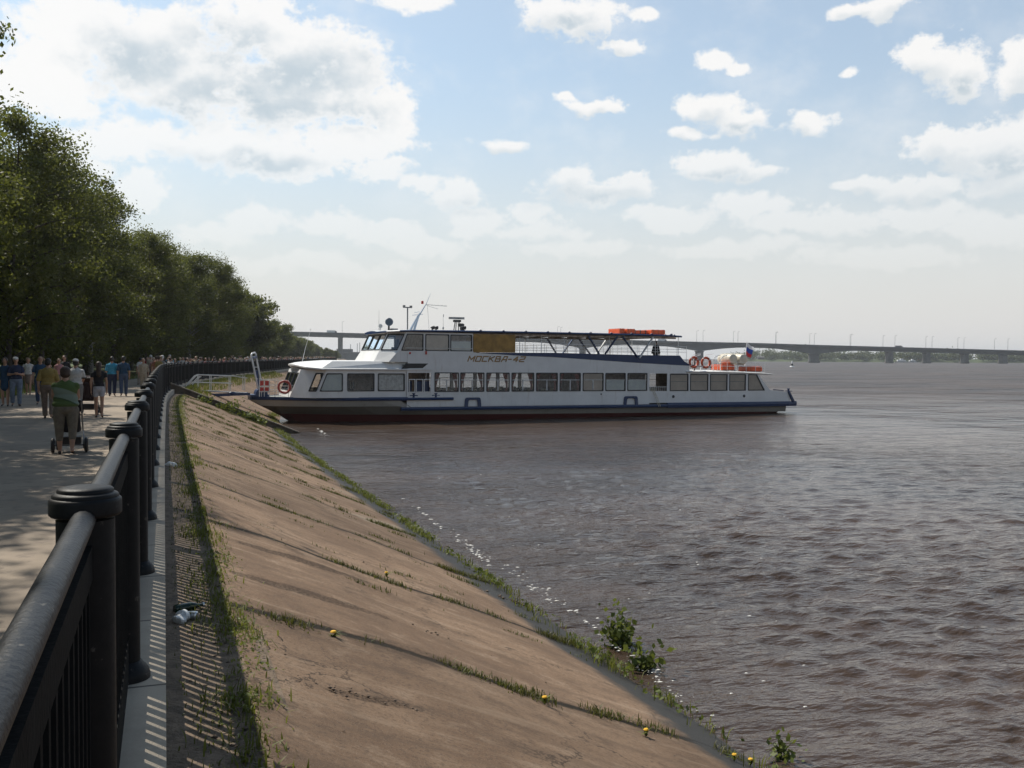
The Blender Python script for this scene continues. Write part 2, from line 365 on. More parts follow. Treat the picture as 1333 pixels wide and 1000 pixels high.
# land to the left and river bed
def land():
    ys=np.concatenate([[-400,-100],np.arange(-8,60,2.),np.arange(60,420,6.),np.arange(420,4001,60.)])
    offs=[-3000,-800,-200,-60,-25,-15,-10,-6.6]; zs=[10,8,4,1,.25,.1,.03,0.0]
    V=[]
    for o,z in zip(offs,zs): V.append(np.stack([sx(ys)+o,ys,np.full_like(ys,z)],1))
    for o,z in ((-.4,-.1),(14,-5.0)): 
        V.append(np.stack([sx(ys)+o,ys,np.where(ys<840,-5.,z)],1))
    # beyond the embankment the bank is natural
    V=np.stack(V,1); n,k=V.shape[:2]; i=np.arange(n-1)[:,None]*k+np.arange(k-1)[None]
    F=np.stack([i,i+1,i+k+1,i+k],-1).reshape(-1,4)
    tag(rawmesh('ground',V.reshape(-1,3),F,M_lawn,smooth=True),kind='structure')
land()
tag(MB().add([(-6000,-4000,-6),(6000,-4000,-6),(6000,8000,-6),(-6000,8000,-6)],[(0,1,2,3)]).build('riverbed',M_bed),kind='structure')
# ------------------------------------------------------------------ water
def mat_water():
    m,N,L,B=newmat('river_water'); tc=N.new('ShaderNodeTexCoord'); P=tc.outputs['Object']
    M=lambda *a,**k: math_node(N,L,*a,**k)
    rot=N.new('ShaderNodeMapping'); rot.inputs['Rotation'].default_value=(0,0,YAW); rot.inputs['Scale'].default_value=(.55,1.25,1); L.new(P,rot.inputs[0]); Q=rot.outputs[0]
    big=noise(N,L,P,.035,4,.6)
    col=mixcol(N,L,smooth(N,L,big,.35,.65),(.062,.041,.028),(.036,.028,.023))
    L.new(col,B.inputs['Base Color']); ln=N.new('ShaderNodeVectorMath'); ln.operation='LENGTH'; L.new(P,ln.inputs[0]); L.new(M('ADD',.08,M('MULTIPLY',smooth(N,L,ln.outputs['Value'],8,140),.30)),B.inputs['Roughness']); B.inputs['IOR'].default_value=1.33; L.new(M('SUBTRACT',.5,M('MULTIPLY',smooth(N,L,ln.outputs['Value'],12,160),.22)),B.inputs['Specular IOR Level'])
    n1=noise(N,L,Q,2.6,3,.55); n2=noise(N,L,Q,8.5,3,.6); n3=noise(N,L,Q,.7,3,.55)
    h=M('ADD',M('MULTIPLY',n1,.125),M('MULTIPLY',n2,.045)); h=M('ADD',h,M('MULTIPLY',n3,.17))
    n4=noise(N,L,Q,.24,4,.6); n5=noise(N,L,Q,.085,3,.6); farw=smooth(N,L,ln.outputs['Value'],18,90)
    h=M('ADD',h,M('MULTIPLY',M('ADD',M('MULTIPLY',n4,.75),M('MULTIPLY',n5,1.6)),farw))
    mot=noise(N,L,Q,.55,6,.68); mot2=noise(N,L,Q,.07,5,.65)
    col=mixcol(N,L,M('MULTIPLY',smooth(N,L,mot,.47,.62),.55),col,(.080,.054,.039)); col=mixcol(N,L,M('MULTIPLY',smooth(N,L,mot2,.46,.60),.5),col,(.085,.058,.043)); L.new(col,B.inputs['Base Color'])
    patch=M('ADD',.55,M('MULTIPLY',smooth(N,L,noise(N,L,P,.06,4,.6),.35,.65),.7))
    bp=N.new('ShaderNodeBump'); bp.inputs['Strength'].default_value=1; bp.inputs['Distance'].default_value=1.0
    L.new(M('MULTIPLY',h,patch),bp.inputs['Height']); L.new(bp.outputs[0],B.inputs['Normal'])
    return m
M_water=mat_water()
def water():
    th=np.concatenate([np.linspace(-60,-9,40,endpoint=False),np.linspace(-9,56,720,endpoint=False),np.linspace(56,175,70)])*math.pi/180
    r=np.concatenate([[1.2,2,3,4],np.geomspace(4.6,260,860),np.geomspace(270,6000,60)])
    T,Rr=np.meshgrid(th,r); X=Rr*np.sin(T); Y=Rr*np.cos(T)
    cell=np.maximum(Rr*.0016,np.gradient(r)[:,None]*.9); z=np.zeros_like(X)
    g=np.random.default_rng(3)
    for i in range(80):
        lam=.19*(6.2**g.random()); a=.0078*lam**.85*(.6+.8*g.random())
        ang=YAW+math.pi+g.normal(0,.5); kx=2*math.pi/lam*math.sin(ang); ky=2*math.pi/lam*math.cos(ang)
        ph=g.random()*6.283; att=np.clip((lam/cell-2.5)/4,0,1)
        p=kx*X+ky*Y+ph+ .8*np.sin(X*.21+ph)+.8*np.sin(Y*.17-X*.1+2*ph)
        z+=a*att*(np.sin(p)+.22*np.cos(2*p))
    # calmer close to the bank
    bank=np.clip((X-sx(Y)-5.0)/4,.25,1); z*=bank*.62
    V=np.stack([X,Y,WZ+z],-1); k=len(th); n=len(r)
    i=np.arange(n-1)[:,None]*k+np.arange(k-1)[None]; F=np.stack([i,i+k,i+k+1,i+1],-1).reshape(-1,4)
    tag(rawmesh('river_water',V.reshape(-1,3),F,M_water,smooth=True),kind='structure')
water()
# ------------------------------------------------------------------ railing
def mat_iron():
    m,N,L,B=newmat('black_painted_iron'); tc=N.new('ShaderNodeTexCoord'); P=tc.outputs['Object']; M=lambda *a,**k: math_node(N,L,*a,**k)
    a=noise(N,L,P,14,6,.65); b=noise(N,L,P,60,5,.7)
    col=mixcol(N,L,smooth(N,L,a,.35,.7),(.0065,.007,.008),(.012,.012,.0125))
    ch=smooth(N,L,a,.64,.69); col=mixcol(N,L,M('MULTIPLY',ch,.7),col,(.10,.09,.08))
    B.inputs['Specular IOR Level'].default_value=.2
    L.new(col,B.inputs['Base Color']); L.new(M('ADD',.38,M('MULTIPLY',b,.25)),B.inputs['Roughness'])
    bp=N.new('ShaderNodeBump'); bp.inputs['Strength'].default_value=.25; bp.inputs['Distance'].default_value=.004; L.new(b,bp.inputs['Height']); L.new(bp.outputs[0],B.inputs['Normal'])
    return m
M_iron=mat_iron()
M_ironm=mat('matte_black_iron',(.010,.0105,.011),.75,scale=14,bump=.2,bscale=60,spec=.06)
M_railtop=mat('worn_rail_paint',(.014,.0155,.018),.46,col2=(.009,.010,.012),scale=20,bump=.25,bscale=70,spec=.32)
# chips on the hand rail
def chips(m):
    N=m.node_tree.nodes; L=m.node_tree.links; B=N['Principled BSDF']; src=B.inputs['Base Color'].links[0].from_socket
    tc=N.new('ShaderNodeTexCoord'); mp=N.new('ShaderNodeMapping'); mp.inputs['Scale'].default_value=(1.4,1,1); L.new(tc.outputs['Object'],mp.inputs[0])
    v=noise(N,L,mp.outputs[0],26,4,.6); f=smooth(N,L,v,.69,.73)
    L.new(mixcol(N,L,math_node(N,L,'MULTIPLY',f,.6),src,(.20,.18,.15)),B.inputs['Base Color'])
chips(M_railtop)
FOFF=-.19
def fence():
    root=empty('railing',(FOFF,2.66,.18),label='black iron railing with round capped posts running along the embankment ledge',cat='railing')
    def child(o): o.parent=root; o.matrix_parent_inverse=Matrix.Translation((-FOFF,-2.66,-.18)); return o
    # post
    pm=MB().lathe([(.070,.02),(.070,1.205)],n=20)
    cap=MB().lathe([(.071,1.214),(.082,1.215),(.0862,1.219),(.0868,1.224),(.0868,1.251),(.0855,1.257),(.081,1.2605),(.0795,1.261),(.0795,1.266),(.077,1.270),(.069,1.2735),(.0675,1.274),(.0672,1.280),(.064,1.284),(.045,1.288),(.004,1.290)],n=36)
    foot=MB().lathe([(.118,.0),(.118,.02),(.112,.04),(.098,.062),(.084,.075),(.078,.085),(.072,.09)],n=24)
    # arc length positions
    ys=[]; y=2.66-2.5*2
    while y<345:
        ys.append(float(y)); d=np.interp(y,_Y,_DX); y+=2.5/math.sqrt(1+d*d)
    protos=None; far=MB(); nfar=0
    farpost=MB()
    for i,y in enumerate(ys):
        px,py=shore(y,FOFF)
        if i<60:
            if protos is None:
                p=pm.build('post',M_iron,smooth='auto'); c=cap.build('post_cap',M_iron,p,smooth='auto'); f=foot.build('post_foot',M_iron,p,smooth='auto'); protos=p
            else:
                p=copy_tree(protos)
            child(p); p.location=(px,py,.18)
        else:
            farpost.lathe([(.1,.18),(.073,.26),(.073,1.36),(.095,1.38),(.095,1.43),(.06,1.47)],c=(px,py,0),n=8); nfar+=1
    child(tag(farpost.build('distant_posts',M_iron),kind='stuff'))
    # spans
    def span(mb_bar,mb_rail,y0,y1,step=.11,bw=.03):
        a=Vector((*shore(y0,FOFF),0)); b=Vector((*shore(y1,FOFF),0)); d=b-a; ln=d.length; d/=ln
        n=round(ln/step)
        for z,w,h in ((.300,.036,.20),(1.285,.04,.085)):
            mb_bar.bar(a+d*.07+Vector((0,0,z)),b-d*.07+Vector((0,0,z)),w,h)
        for k in range(1,n):
            p=a+d*(ln*k/n); mb_bar.bar(p+Vector((0,0,.40)),p+Vector((0,0,1.243)),bw,bw,up=(d.x,d.y,0))
        # hand rail, flattened round section
        vs=[]; prof=[(.029*math.cos(t),.027*math.sin(t)) for t in np.linspace(0,2*math.pi,14,endpoint=False)]
        nx=Vector((d.y,-d.x,0))
        for p in (a+d*.05,b-d*.05):
            for u,v in prof: vs.append(p+nx*u+Vector((0,0,1.392+v)))
        m=len(prof)
        mb_rail.add(vs,[(j,(j+1)%m,m+(j+1)%m,m+j) for j in range(m)])
    farb=MB(); farr=MB()
    for i in range(len(ys)-1):
        if i<60:
            mb=MB(); mr=MB(); span(mb,mr,ys[i],ys[i+1],.11 if i<30 else .13)
            child(mb.build('bar_panel',M_ironm,recalc=False)); child(mr.build('hand_rail',M_railtop,smooth=True))
        else: span(farb,farr,ys[i],ys[i+1],.2,.05)
    child(tag(farb.build('distant_bar_panels',M_ironm,recalc=False),kind='stuff')); child(tag(farr.build('distant_hand_rails',M_railtop,smooth=True),kind='stuff'))
fence()
# ------------------------------------------------------------------ plants
def leafmat(name,c1,c2,trans=.35,scale=.6):
    m,N,L,B=newmat(name); tc=N.new('ShaderNodeTexCoord'); oi=N.new('ShaderNodeObjectInfo'); g=N.new('ShaderNodeNewGeometry')
    f=noise(N,L,tc.outputs['Object'],scale,3,.6); f=math_node(N,L,'ADD',math_node(N,L,'MULTIPLY',f,.7),math_node(N,L,'MULTIPLY',g.outputs['Random Per Island'],.3))
    f=math_node(N,L,'ADD',f,math_node(N,L,'MULTIPLY',math_node(N,L,'SUBTRACT',oi.outputs['Random'],.5),.3))
    col=mixcol(N,L,smooth(N,L,f,.25,.75),c1,c2); L.new(col,B.inputs['Base Color']); B.inputs['Roughness'].default_value=.55; B.inputs['Specular IOR Level'].default_value=.35
    t=N.new('ShaderNodeBsdfTranslucent'); L.new(mixcol(N,L,.55,col,(.19,.21,.03)),t.inputs['Color']); mx=N.new('ShaderNodeMixShader'); mx.inputs[0].default_value=trans
    L.new(B.outputs[0],mx.inputs[1]); L.new(t.outputs[0],mx.inputs[2]); L.new(mx.outputs[0],N['Material Output'].inputs[0])
    return m
M_birch=leafmat('birch_leaf',(.034,.044,.010),(.125,.135,.034),.45)
M_bark=mat('birch_bark',(.30,.28,.25),.85,col2=(.05,.045,.04),scale=5,bump=.4)
M_darkbark=mat('dark_bark',(.07,.055,.045),.9,scale=4,bump=.5)
M_grass=leafmat('grass_blade',(.070,.085,.014),(.165,.175,.030),.4,2.0)
M_weed=leafmat('dry_weed',(.095,.075,.026),(.075,.085,.018),.3,3.0)
M_herb=leafmat('broad_herb_leaf',(.065,.095,.018),(.16,.19,.045),.4,2.5)
def leaf_quads(C,size,g,flat=.0,aspect=.62):
    """C (n,3) centres -> diamond leaves, random orientation"""
    n=len(C); u=g.normal(size=(n,3)); u/=np.linalg.norm(u,axis=1)[:,None]
    v=g.normal(size=(n,3)); v-= (v*u).sum(1)[:,None]*u; v/=np.linalg.norm(v,axis=1)[:,None]
    s=(size*(.6+.8*g.random(n)))[:,None]
    V=np.stack([C-u*s*.5,C+v*s*aspect*.5,C+u*s*.5,C-v*s*aspect*.5],1).reshape(-1,3)
    return V,np.arange(4*n).reshape(-1,4)
def make_tree(seed,H,Rc,nleaf,leaf=.24,base=.16,droop=1.0,shape='birch'):
    g=np.random.default_rng(seed); mb=MB()
    lean=g.normal(0,.02,2)
    def tp(t): return np.array([lean[0]*H*t*t*2+.25*math.sin(3*t+seed),lean[1]*H*t*t*2+.25*math.sin(2.3*t+seed*2),H*t*.87])
    tp0=tp(0); T=lambda t: tp(t)-np.array([tp0[0],tp0[1],0])
    r0=H*.0135
    mb.tube([T(t) for t in np.linspace(0,1,10)],[r0*(1.25 if t==0 else 1)*(1-t*.93) for t in np.linspace(0,1,10)],8)
    C=[]; nl=58
    for i in range(nl):
        t=base+(1-base)*((i+g.random())/nl)**.9
        u=(t-base)/(1-base)
        prof=max(.34,math.sqrt(max(0,1-((u-.42)/.66)**2))) if shape=='birch' else math.sqrt(max(0,1-(u*1.05-.35)**2*1.5)) if u<.98 else .2
        L=Rc*max(.12,prof)*(.65+.55*g.random()); az=g.random()*6.283; up=.75-.5*u if shape!='birch' else .9-.2*u
        b=T(t); d=np.array([math.cos(az),math.sin(az),0])
        k=6; pts=[b+d*L*s+np.array([0,0,L*(up*s-.55*droop*s*s)]) for s in np.linspace(0,1,k)]
        rr=r0*(1-t*.9)*.42
        if i%2==0 or L>Rc*.6: mb.tube(pts,[rr*(1-s*.85)+.008 for s in np.linspace(0,1,k)],5,cap=False)
        # leaf sprays along the limb; each spray hangs a little
        ns=int(7+10*L/Rc)
        for j in range(ns):
            s=.22+.8*g.random(); p=b+d*L*s+np.array([0,0,L*(up*s-.55*droop*s*s)])
            rad=.16*Rc*(.6+.7*g.random()); m=int(nleaf/(nl*13)*(.5+1.0*g.random()))
            q=g.normal(size=(m,3))*np.array([rad,rad,rad*.7])*.62
            if droop>.5:
                hang=g.random(m)**1.5*g.random()*1.9*droop; q[:,2]-=hang; q[:,:2]*= (1-.35*np.minimum(1,hang/1.5))[:,None]
            C.append(p+q)
    # top tuft
    C.append(T(1.0)+g.normal(size=(int(nleaf*.012),3))*np.array([.45,.45,.8]))
    C=np.concatenate(C); C=C[C[:,2]>H*.07]
    V,F=leaf_quads(C,leaf,g)
    return mb,V,F
def tree_proto(name,seed,H,Rc,nleaf,leafm,barkm,**k):
    mb,V,F=make_tree(seed,H,Rc,nleaf,**k)
    r=empty(name); mb.build('trunk',barkm,r,smooth=True,recalc=False); rawmesh('crown',V,F,leafm,r)
    return r
birches=[tree_proto('birch_tree',11+i,(17,18.5,16,19,17.5)[i],(4.2,4.6,3.9,4.6,4.4)[i],(30000,34000,28000,34000,31000)[i],M_birch,M_bark if i==1 else M_darkbark,leaf=.195,droop=(1.0,.8,1.1,.9,.6)[i],base=(.06,.10,.06,.08,.12)[i]) for i in range(5)]
broad=[tree_proto('broadleaf_tree',31+i,(13,15)[i],(5.2,5.6)[i],15000,M_birch,M_darkbark,leaf=.42,droop=.25,base=.06,shape='round') for i in range(2)]
used=set()
def put_tree(p,x,y,z,s,rz,label,group,sz=None):
    o=p if id(p) not in used else copy_tree(p); used.add(id(p))
    o.location=(x,y,z); o.rotation_euler=(0,0,rz); o.scale=(s,s,sz or s); tag(o,label,'tree',group); return o
g=np.random.default_rng(5)
# front row that closes the left of the view, and the trees beside the camera that shade the walk
def tree_rows():
    # heights along the row, as they step down with distance
    HS=lambda y: float(np.interp(y,[0,40,60,75,90,105,125,150,185,190,330],[17.5,17.5,16.8,15.8,15.2,15.2,15.0,14.6,15.0,11.0,10.0]))
    recess=lambda y: float(np.interp(y,[0,130,185,195,340],[0,0,7.5,11.,22.]))
    y=1.0; i=0
    while y<200:
        off=-9.4+g.normal(0,.5)
        if y<58: off=min(-8.4 if y<14 else -8.6,-(y*.143+5.5))+.3*g.normal()
        off-=recess(y)
        x,yy=shore(y,off); p=i%5; h0=(17,18.5,16,19,17.5)[p]; k=HS(y)*(1+.05*g.normal())/h0
        lab='dark green birch of the front row beside the promenade'
        if 60<y<67: lab='tallest birch at the left edge of the view, its crown thinning into the sky'
        elif y<58: lab='birch shading the near promenade, only its shadow or an outer branch in view'
        elif y>190: lab='last birch where the front row ends above the bow of the boat'
        put_tree(birches[p],float(x),float(yy),0,k*1.02,g.random()*6.28,lab,'birches along the promenade',k)
        i+=1; y+=(3.6 if y<58 else 5.4)+1.8*g.random()
    for off0,dy,ymin in ((-15,6.5,55),(-21,7.5,62),(-29,9,72)):
        y=float(ymin)
        while y<190:
            off=off0+g.normal(0,1.2); x,yy=shore(y,off); n_=g.integers(0,7); h0=(17,18.5,16,19,17.5,13,15)[n_]; k=HS(y)*(.88+.1*g.random())/h0
            put_tree((birches+broad)[n_],float(x),float(yy),.2,max(k,.75),g.random()*6.28,'park tree standing behind the front row of birches, hardly told from its neighbours','park trees behind the birches',k)
            y+=dy*(.8+.4*g.random())
    y=58.
    while y<190:
        off=-22-8*g.random(); x,yy=shore(y,off); k=(3.2+1.5*g.random())/13
        put_tree(broad[0],float(x),float(yy),.1,k*1.6,g.random()*6.28,'dark rounded shrub in the shade under the park trees','shrubs under the park trees',k)
        y+=2.6
    y=196.
    while y<345:
        for q in range(3):
            off=-9-recess(y)*(.5+.25*q)-q*7+g.normal(0,1.); x,yy=shore(y,off); k=(8.5+3.*g.random()+1.2*q)/14
            put_tree(broad[g.integers(0,2)],float(x),float(yy),.2,k*1.1,g.random()*6.28,'lower rounded tree beyond the end of the birch row','low trees beyond the birch row',k)
        y+=7.5*(.8+.4*g.random())
    # the wooded shore further on
    y=352.
    while y<800:
        for off0 in (-5,-16,-28,-42):
            off=off0-(12 if y<480 else 0)+g.normal(0,2.5); x,yy=shore(y,off); H_=min(14.,4.2+.33*abs(off))*(1.0 if y<650 else .8)
            put_tree(broad[g.integers(0,2)],float(x),float(yy),.1,H_/14*1.15,g.random()*6.28,'hazy tree on the wooded shore below the bridge end','trees on the distant wooded shore',H_/14*(.9+.2*g.random()))
        y+=13*(.8+.4*g.random())*(1 if y<550 else 1.2)
tree_rows()
def branch_tree():
    mb,V,F=make_tree(71,16.5,2.8,15000,leaf=.24,base=.2,droop=.8); gg=np.random.default_rng(9)
    mb.tube([(0,0,10.5),(2.2,0,13.2),(4.4,0,15.0),(6.1,0,15.7)],[.09,.06,.035,.012],6)
    C=[]
    for k in range(34):
        t=.35+.65*gg.random(); p=np.array([6.1*t,gg.normal()*.5,10.5+5.4*t**.75]); q=gg.normal(size=(26,3))*np.array([.28,.4,.22]); q[:,2]-=gg.random(26)*.8*gg.random(); C.append(p+q)
    V2,F2=leaf_quads(np.concatenate(C),.22,gg); F=np.concatenate([F,F2+len(V)]); V=np.concatenate([V,V2])
    e=empty('birch_tree',(-12.4,46,0),label='birch whose long outer branch reaches into the top left corner of the view',cat='tree',group='birches along the promenade'); mb.build('trunk',M_bark,e,smooth=True,recalc=False); rawmesh('crown',V,F,M_birch,e)
branch_tree()
# --- weeds, grass: nobody could count these
def blades(P,h,w,g,lean=.5):
    n=len(P); az=g.random(n)*6.283; hh=h*(.5+.9*g.random(n)); d=np.stack([np.cos(az),np.sin(az),np.zeros(n)],1); e=np.stack([-np.sin(az),np.cos(az),np.zeros(n)],1)
    b=g.random(n)[:,None]*lean; ww=(w*(.6+.8*g.random(n)))[:,None]
    mid=P+d*hh[:,None]*b*.35+np.array([0,0,1])*hh[:,None]*.55
    tip=P+d*hh[:,None]*b+np.array([0,0,1])*hh[:,None]*(1-.35*b)
    V=np.stack([P-e*ww*.5,P+e*ww*.5,mid+e*ww*.5,tip,mid-e*ww*.5],1).reshape(-1,3)
    i=np.arange(n)[:,None]*5
    F=np.concatenate([i+np.array([[0,1,2,4]]),i+np.array([[4,2,3,3]])]); 
    return V,i
def blade_obj(name,P,h,w,m,label=None,cat='weeds',lean=.5):
    V,i=blades(P,h,w,g,lean); me=bpy.data.meshes.new(name)
    n=len(P); tri=np.concatenate([i+np.array([[0,1,2]]),i+np.array([[0,2,4]]),i+np.array([[4,2,3]])],1).reshape(-1,3)
    o=rawmesh(name,V,tri,m); return tag(o,label,cat,kind='stuff')
def slope_pts(y,off,up=0.0):
    x,yy=shore(y,off); return np.stack([x,yy,np.where(off<.5,-.05,slope_z(off))+up],1)
def weeds():
    # grass strip at the head of the slope
    n=15000; y=np.concatenate([3.2+44*g.random(n)**1.25]); clump=np.sin(y*1.9)+np.sin(y*3.7+1)+.7*np.sin(y*8.3+2)
    keep=g.random(n)<np.clip(.42+.3*clump,.03,1); y=y[keep]; off=.40+.11*g.normal(size=len(y))+.05*np.sin(y*2.2)
    blade_obj('verge_grass',slope_pts(y,off,-.015),.085,.009,M_grass,'strip of green grass and weeds growing along the head of the concrete slope','grass',lean=1.3)
    n=15000; y=3.0+45*g.random(n)**1.35; clump=np.sin(y*2.3)+np.sin(y*4.9+1)+np.sin(y*11+.5); y=y[g.random(n)<np.clip(.25+.3*clump,.0,1)]; off=.42+.075*g.normal(size=len(y))+.05*np.sin(y*2.2); P=slope_pts(y,off,.01+.05*g.random(len(y))); V,F=leaf_quads(P,.026,g,aspect=.5); tag(rawmesh('verge_herbs',V,F,M_herb),'small leafy herbs among the grass along the head of the slope','weeds',kind='stuff')
    n=1500; y=3+30*g.random(n)**1.3; off=.05+.35*g.random(n)
    blade_obj('sparse_verge_weeds',slope_pts(y,off,-.01),.07,.007,M_weed,'sparse dry weeds on the trodden dirt beside the ledge',lean=1.1)
    # joints
    Y=[];O=[]; 
    for j in range(-1,14):
        y0=3.7*j-.15
        m=int(3000*(1 if j>1 else .7)); o=.45+4.7*g.random(m)
        cl=np.sin(o*4.3+j*1.7)+np.sin(o*9.1+j*3.1)+.8*np.sin(o*2.1+j); k=g.random(m)<np.clip(.38+.36*cl,.0,1); o=o[k]
        Y.append(y0+.12*o+.07*g.normal(size=len(o))+.06*np.sin(o*3+j)); O.append(o)
    y=np.concatenate(Y);o=np.concatenate(O); k=(y>2)&(y<49); y,o=y[k],o[k]
    blade_obj('joint_weeds',slope_pts(y,o,-.01),.075,.009,M_weed,'thin weeds growing in the joints of the concrete slope',lean=1.0)
    # extra narrower joints with weeds between (upper, farther half of the slope)
    Y=[];O=[]
    for j in range(5,26):
        y0=1.85*j+.8; m=1300; o=.5+4.6*g.random(m); cl=np.sin(o*3.3+j*2.7)+np.sin(o*7.1+j*1.1); k=g.random(m)<np.clip(.05+.34*cl,0,1); o=o[k]
        Y.append(y0+.12*o+.04*g.normal(size=len(o))); O.append(o)
    y=np.concatenate(Y);o=np.concatenate(O); k=(y<49); y,o=y[k],o[k]
    blade_obj('slope_weeds',slope_pts(y,o,-.01),.07,.010,M_weed,'low dry weeds in the finer cracks of the far part of the slope',lean=1.0)
    # waterline
    n=9000; y=3+62*g.random(n); cl=np.sin(y*1.3)+np.sin(y*2.9+.6)+np.sin(y*6.1); k=g.random(n)<np.clip(.40+.28*cl+ (y-18)*.008,.02,1); y=y[k]
    off=5.22+.13*g.normal(size=len(y))+.10*np.sin(y*.9)-np.clip((y-40)*.03,0,.3)
    blade_obj('waterline_weeds',slope_pts(y,off,-.01),.15,.012,M_grass,'line of green weeds and grass growing at the foot of the slope along the water','weeds',lean=.9)
    n=5000; y=3+46*g.random(n); cl=np.sin(y*1.3)+np.sin(y*2.9+.6); k=g.random(n)<np.clip(.25+.3*cl,.02,1); y=y[k]; off=5.24+.12*g.normal(size=len(y))
    P=slope_pts(y,off,.03+.10*g.random(len(y))); V,F=leaf_quads(P,.07,g); tag(rawmesh('waterline_herbs',V,F,M_herb),'low leafy herbs among the weeds at the water edge','weeds',kind='stuff')
    # beyond the stair wall
    n=3500; y=50.5+60*g.random(n); o=.3+1.2*g.random(n)**2; blade_obj('far_slope_grass',slope_pts(y,o),.25,.03,M_grass,'grass along the top of the far slope below the railing','grass')
    # lawn under the trees
    n=60000; y=30+170*g.random(n)**1.3; off=-6.7-16*g.random(n); x,yy=shore(y,off); P=np.stack([x,yy,np.zeros(n)],1)
    blade_obj('lawn_grass',P,.13,.03,M_grass,'green lawn grass under the park trees','grass')
weeds()
M_stem=mat('green_stem',(.07,.085,.03),.7)
def herb(name,loc,h,spread,nst,label,cat='plant',leaf=.09,group=None,seed=0):
    gg=np.random.default_rng(seed); mb=MB(); C=[]
    for i in range(nst):
        a=gg.random()*6.28; l=spread*gg.random()**.6; tip=np.array([math.cos(a)*l,math.sin(a)*l,h*(.6+.45*gg.random())])
        mb.tube([(tip[0]*.1,tip[1]*.1,-.03),tuple(tip*.55*np.array([.8,.8,1.1])),tuple(tip)],[.006,.005,.003],5)
        m=int(10+h*26)
        s=.15+.9*gg.random(m); C.append(tip*s[:,None]*np.array([1,1,1])+gg.normal(size=(m,3))*leaf*.75*(.5+s[:,None]))
    r=empty(name,loc,label=label,cat=cat,group=group); mb.build('stem',M_stem,r,recalc=False)
    V,F=leaf_quads(np.concatenate(C),leaf,gg,aspect=.75); rawmesh('foliage',V,F,M_herb,r); return r
herb('leafy_weed',slope_loc(808,858),.56,.26,20,'tall bushy green plant with broad leaves at the water edge',seed=1,leaf=.085)
herb('leafy_weed',slope_loc(838,872),.22,.22,9,'lower bushy herb close beside the tall broad leaved plant',seed=2)
herb('leafy_weed',slope_loc(1018,988),.16,.14,7,'sprouting weed with a single taller stalk at the bottom edge',seed=4,leaf=.06)
for i,(x,y,h,s) in enumerate(((258,512,.35,.4),(281,520,.6,.65),(303,530,.42,.5),(322,541,.5,.6),(345,556,.22,.4))):
    p=slope_loc(x,y+6); lab=['spreading bush at the top of the stair wall','large leafy bush leaning on the stair wall','leafy bush halfway down the stair wall','dense bush on the lower half of the stair wall','low bush at the foot of the stair wall'][i]
    herb('bush',(p[0],49.2,slope_z(p[0])),h,s,20,lab,'bush',leaf=.12,group='bushes along the stair wall',seed=20+i)
M_yel=mat('dandelion_yellow',(.75,.42,.02),.7,var=.1,scale=60)
for i,(x,y) in enumerate(((434,832),(709,916),(841,958),(956,990),(977,996),(503,751))):
    p=slope_loc(x,y); lab=['yellow dandelion beside the dark rubble patch','yellow dandelion in the lower joint, nearer the middle of the slope','yellow dandelion in the lowest joint close to the wet strip','yellow dandelion at the bottom edge, left of a pair','yellow dandelion at the bottom edge, right of a pair','small yellow dandelion on the joint above the rubble'][i]
    r=empty('dandelion',p,label=lab,cat='flower',group='dandelions on the slope')
    mb=MB(); mb.tube([(0,0,-.02),(.005,0,.05)],.0022,6); mb.build('stem',M_stem,r)
    MB().lathe([(.003,.045),(.02,.05),(.024,.056),(.018,.064),(.004,.066)],n=14).build('flower_head',M_yel,r,smooth='auto')
    P=np.zeros((14,3)); V,ii=blades(P,.07,.016,np.random.default_rng(i),1.6); tri=np.concatenate([ii+np.array([[0,1,2]]),ii+np.array([[0,2,4]]),ii+np.array([[4,2,3]])],1).reshape(-1,3); rawmesh('rosette',V,tri,M_herb,r)
# loose rubble and soil on the slope
M_rub=mat('brown_rubble',(.17,.125,.09),.95,col2=(.07,.05,.038),scale=6)
def rubble():
    V=[];F=[];b=0
    def stone(p,s):
        nonlocal b
        k=g.normal(size=(6,3))*.18+np.array([[1,0,0],[-1,0,0],[0,1,0],[0,-1,0],[0,0,.6],[0,0,-.6]]); V.append(p+k*s)
        F.append(np.array([[0,2,4],[2,1,4],[1,3,4],[3,0,4],[2,0,5],[1,2,5],[3,1,5],[0,3,5]])+b); b+=6
    for cx,cy,n,sx_,sy_,sz in ((400,735,420,.55,.10,.016),(405,778,420,.55,.11,.016),(482,908,60,.25,.06,.012),(690,790,160,.35,.09,.022),(330,600,200,.7,.5,.014),(300,575,200,.9,.5,.014)):
        c=slope_loc(cx,cy)
        for i in range(n):
            o=c[0]+g.normal()*sx_; y=c[1]+.18*(o-c[0])+g.normal()*sy_
            if o<.5: continue
            stone(np.array([o,y,slope_z(o)+.004]),sz*(.3+1.2*g.random()**2))
    for i in range(700):
        y=2.5+28*g.random()**1.5; o=.03+.45*g.random(); stone(np.array([o,y,-.042]),.006+.016*g.random()**3)
    for i in range(500):
        y=4+24*g.random(); o=.5+4.6*g.random(); stone(np.array([o,y,slope_z(o)+.002]),.004+.012*g.random()**3)
    tag(rawmesh('rubble',np.concatenate(V),np.concatenate(F),M_rub),'brown rubble and crumbs of soil scattered over the concrete slope','rubble',kind='stuff')
rubble()
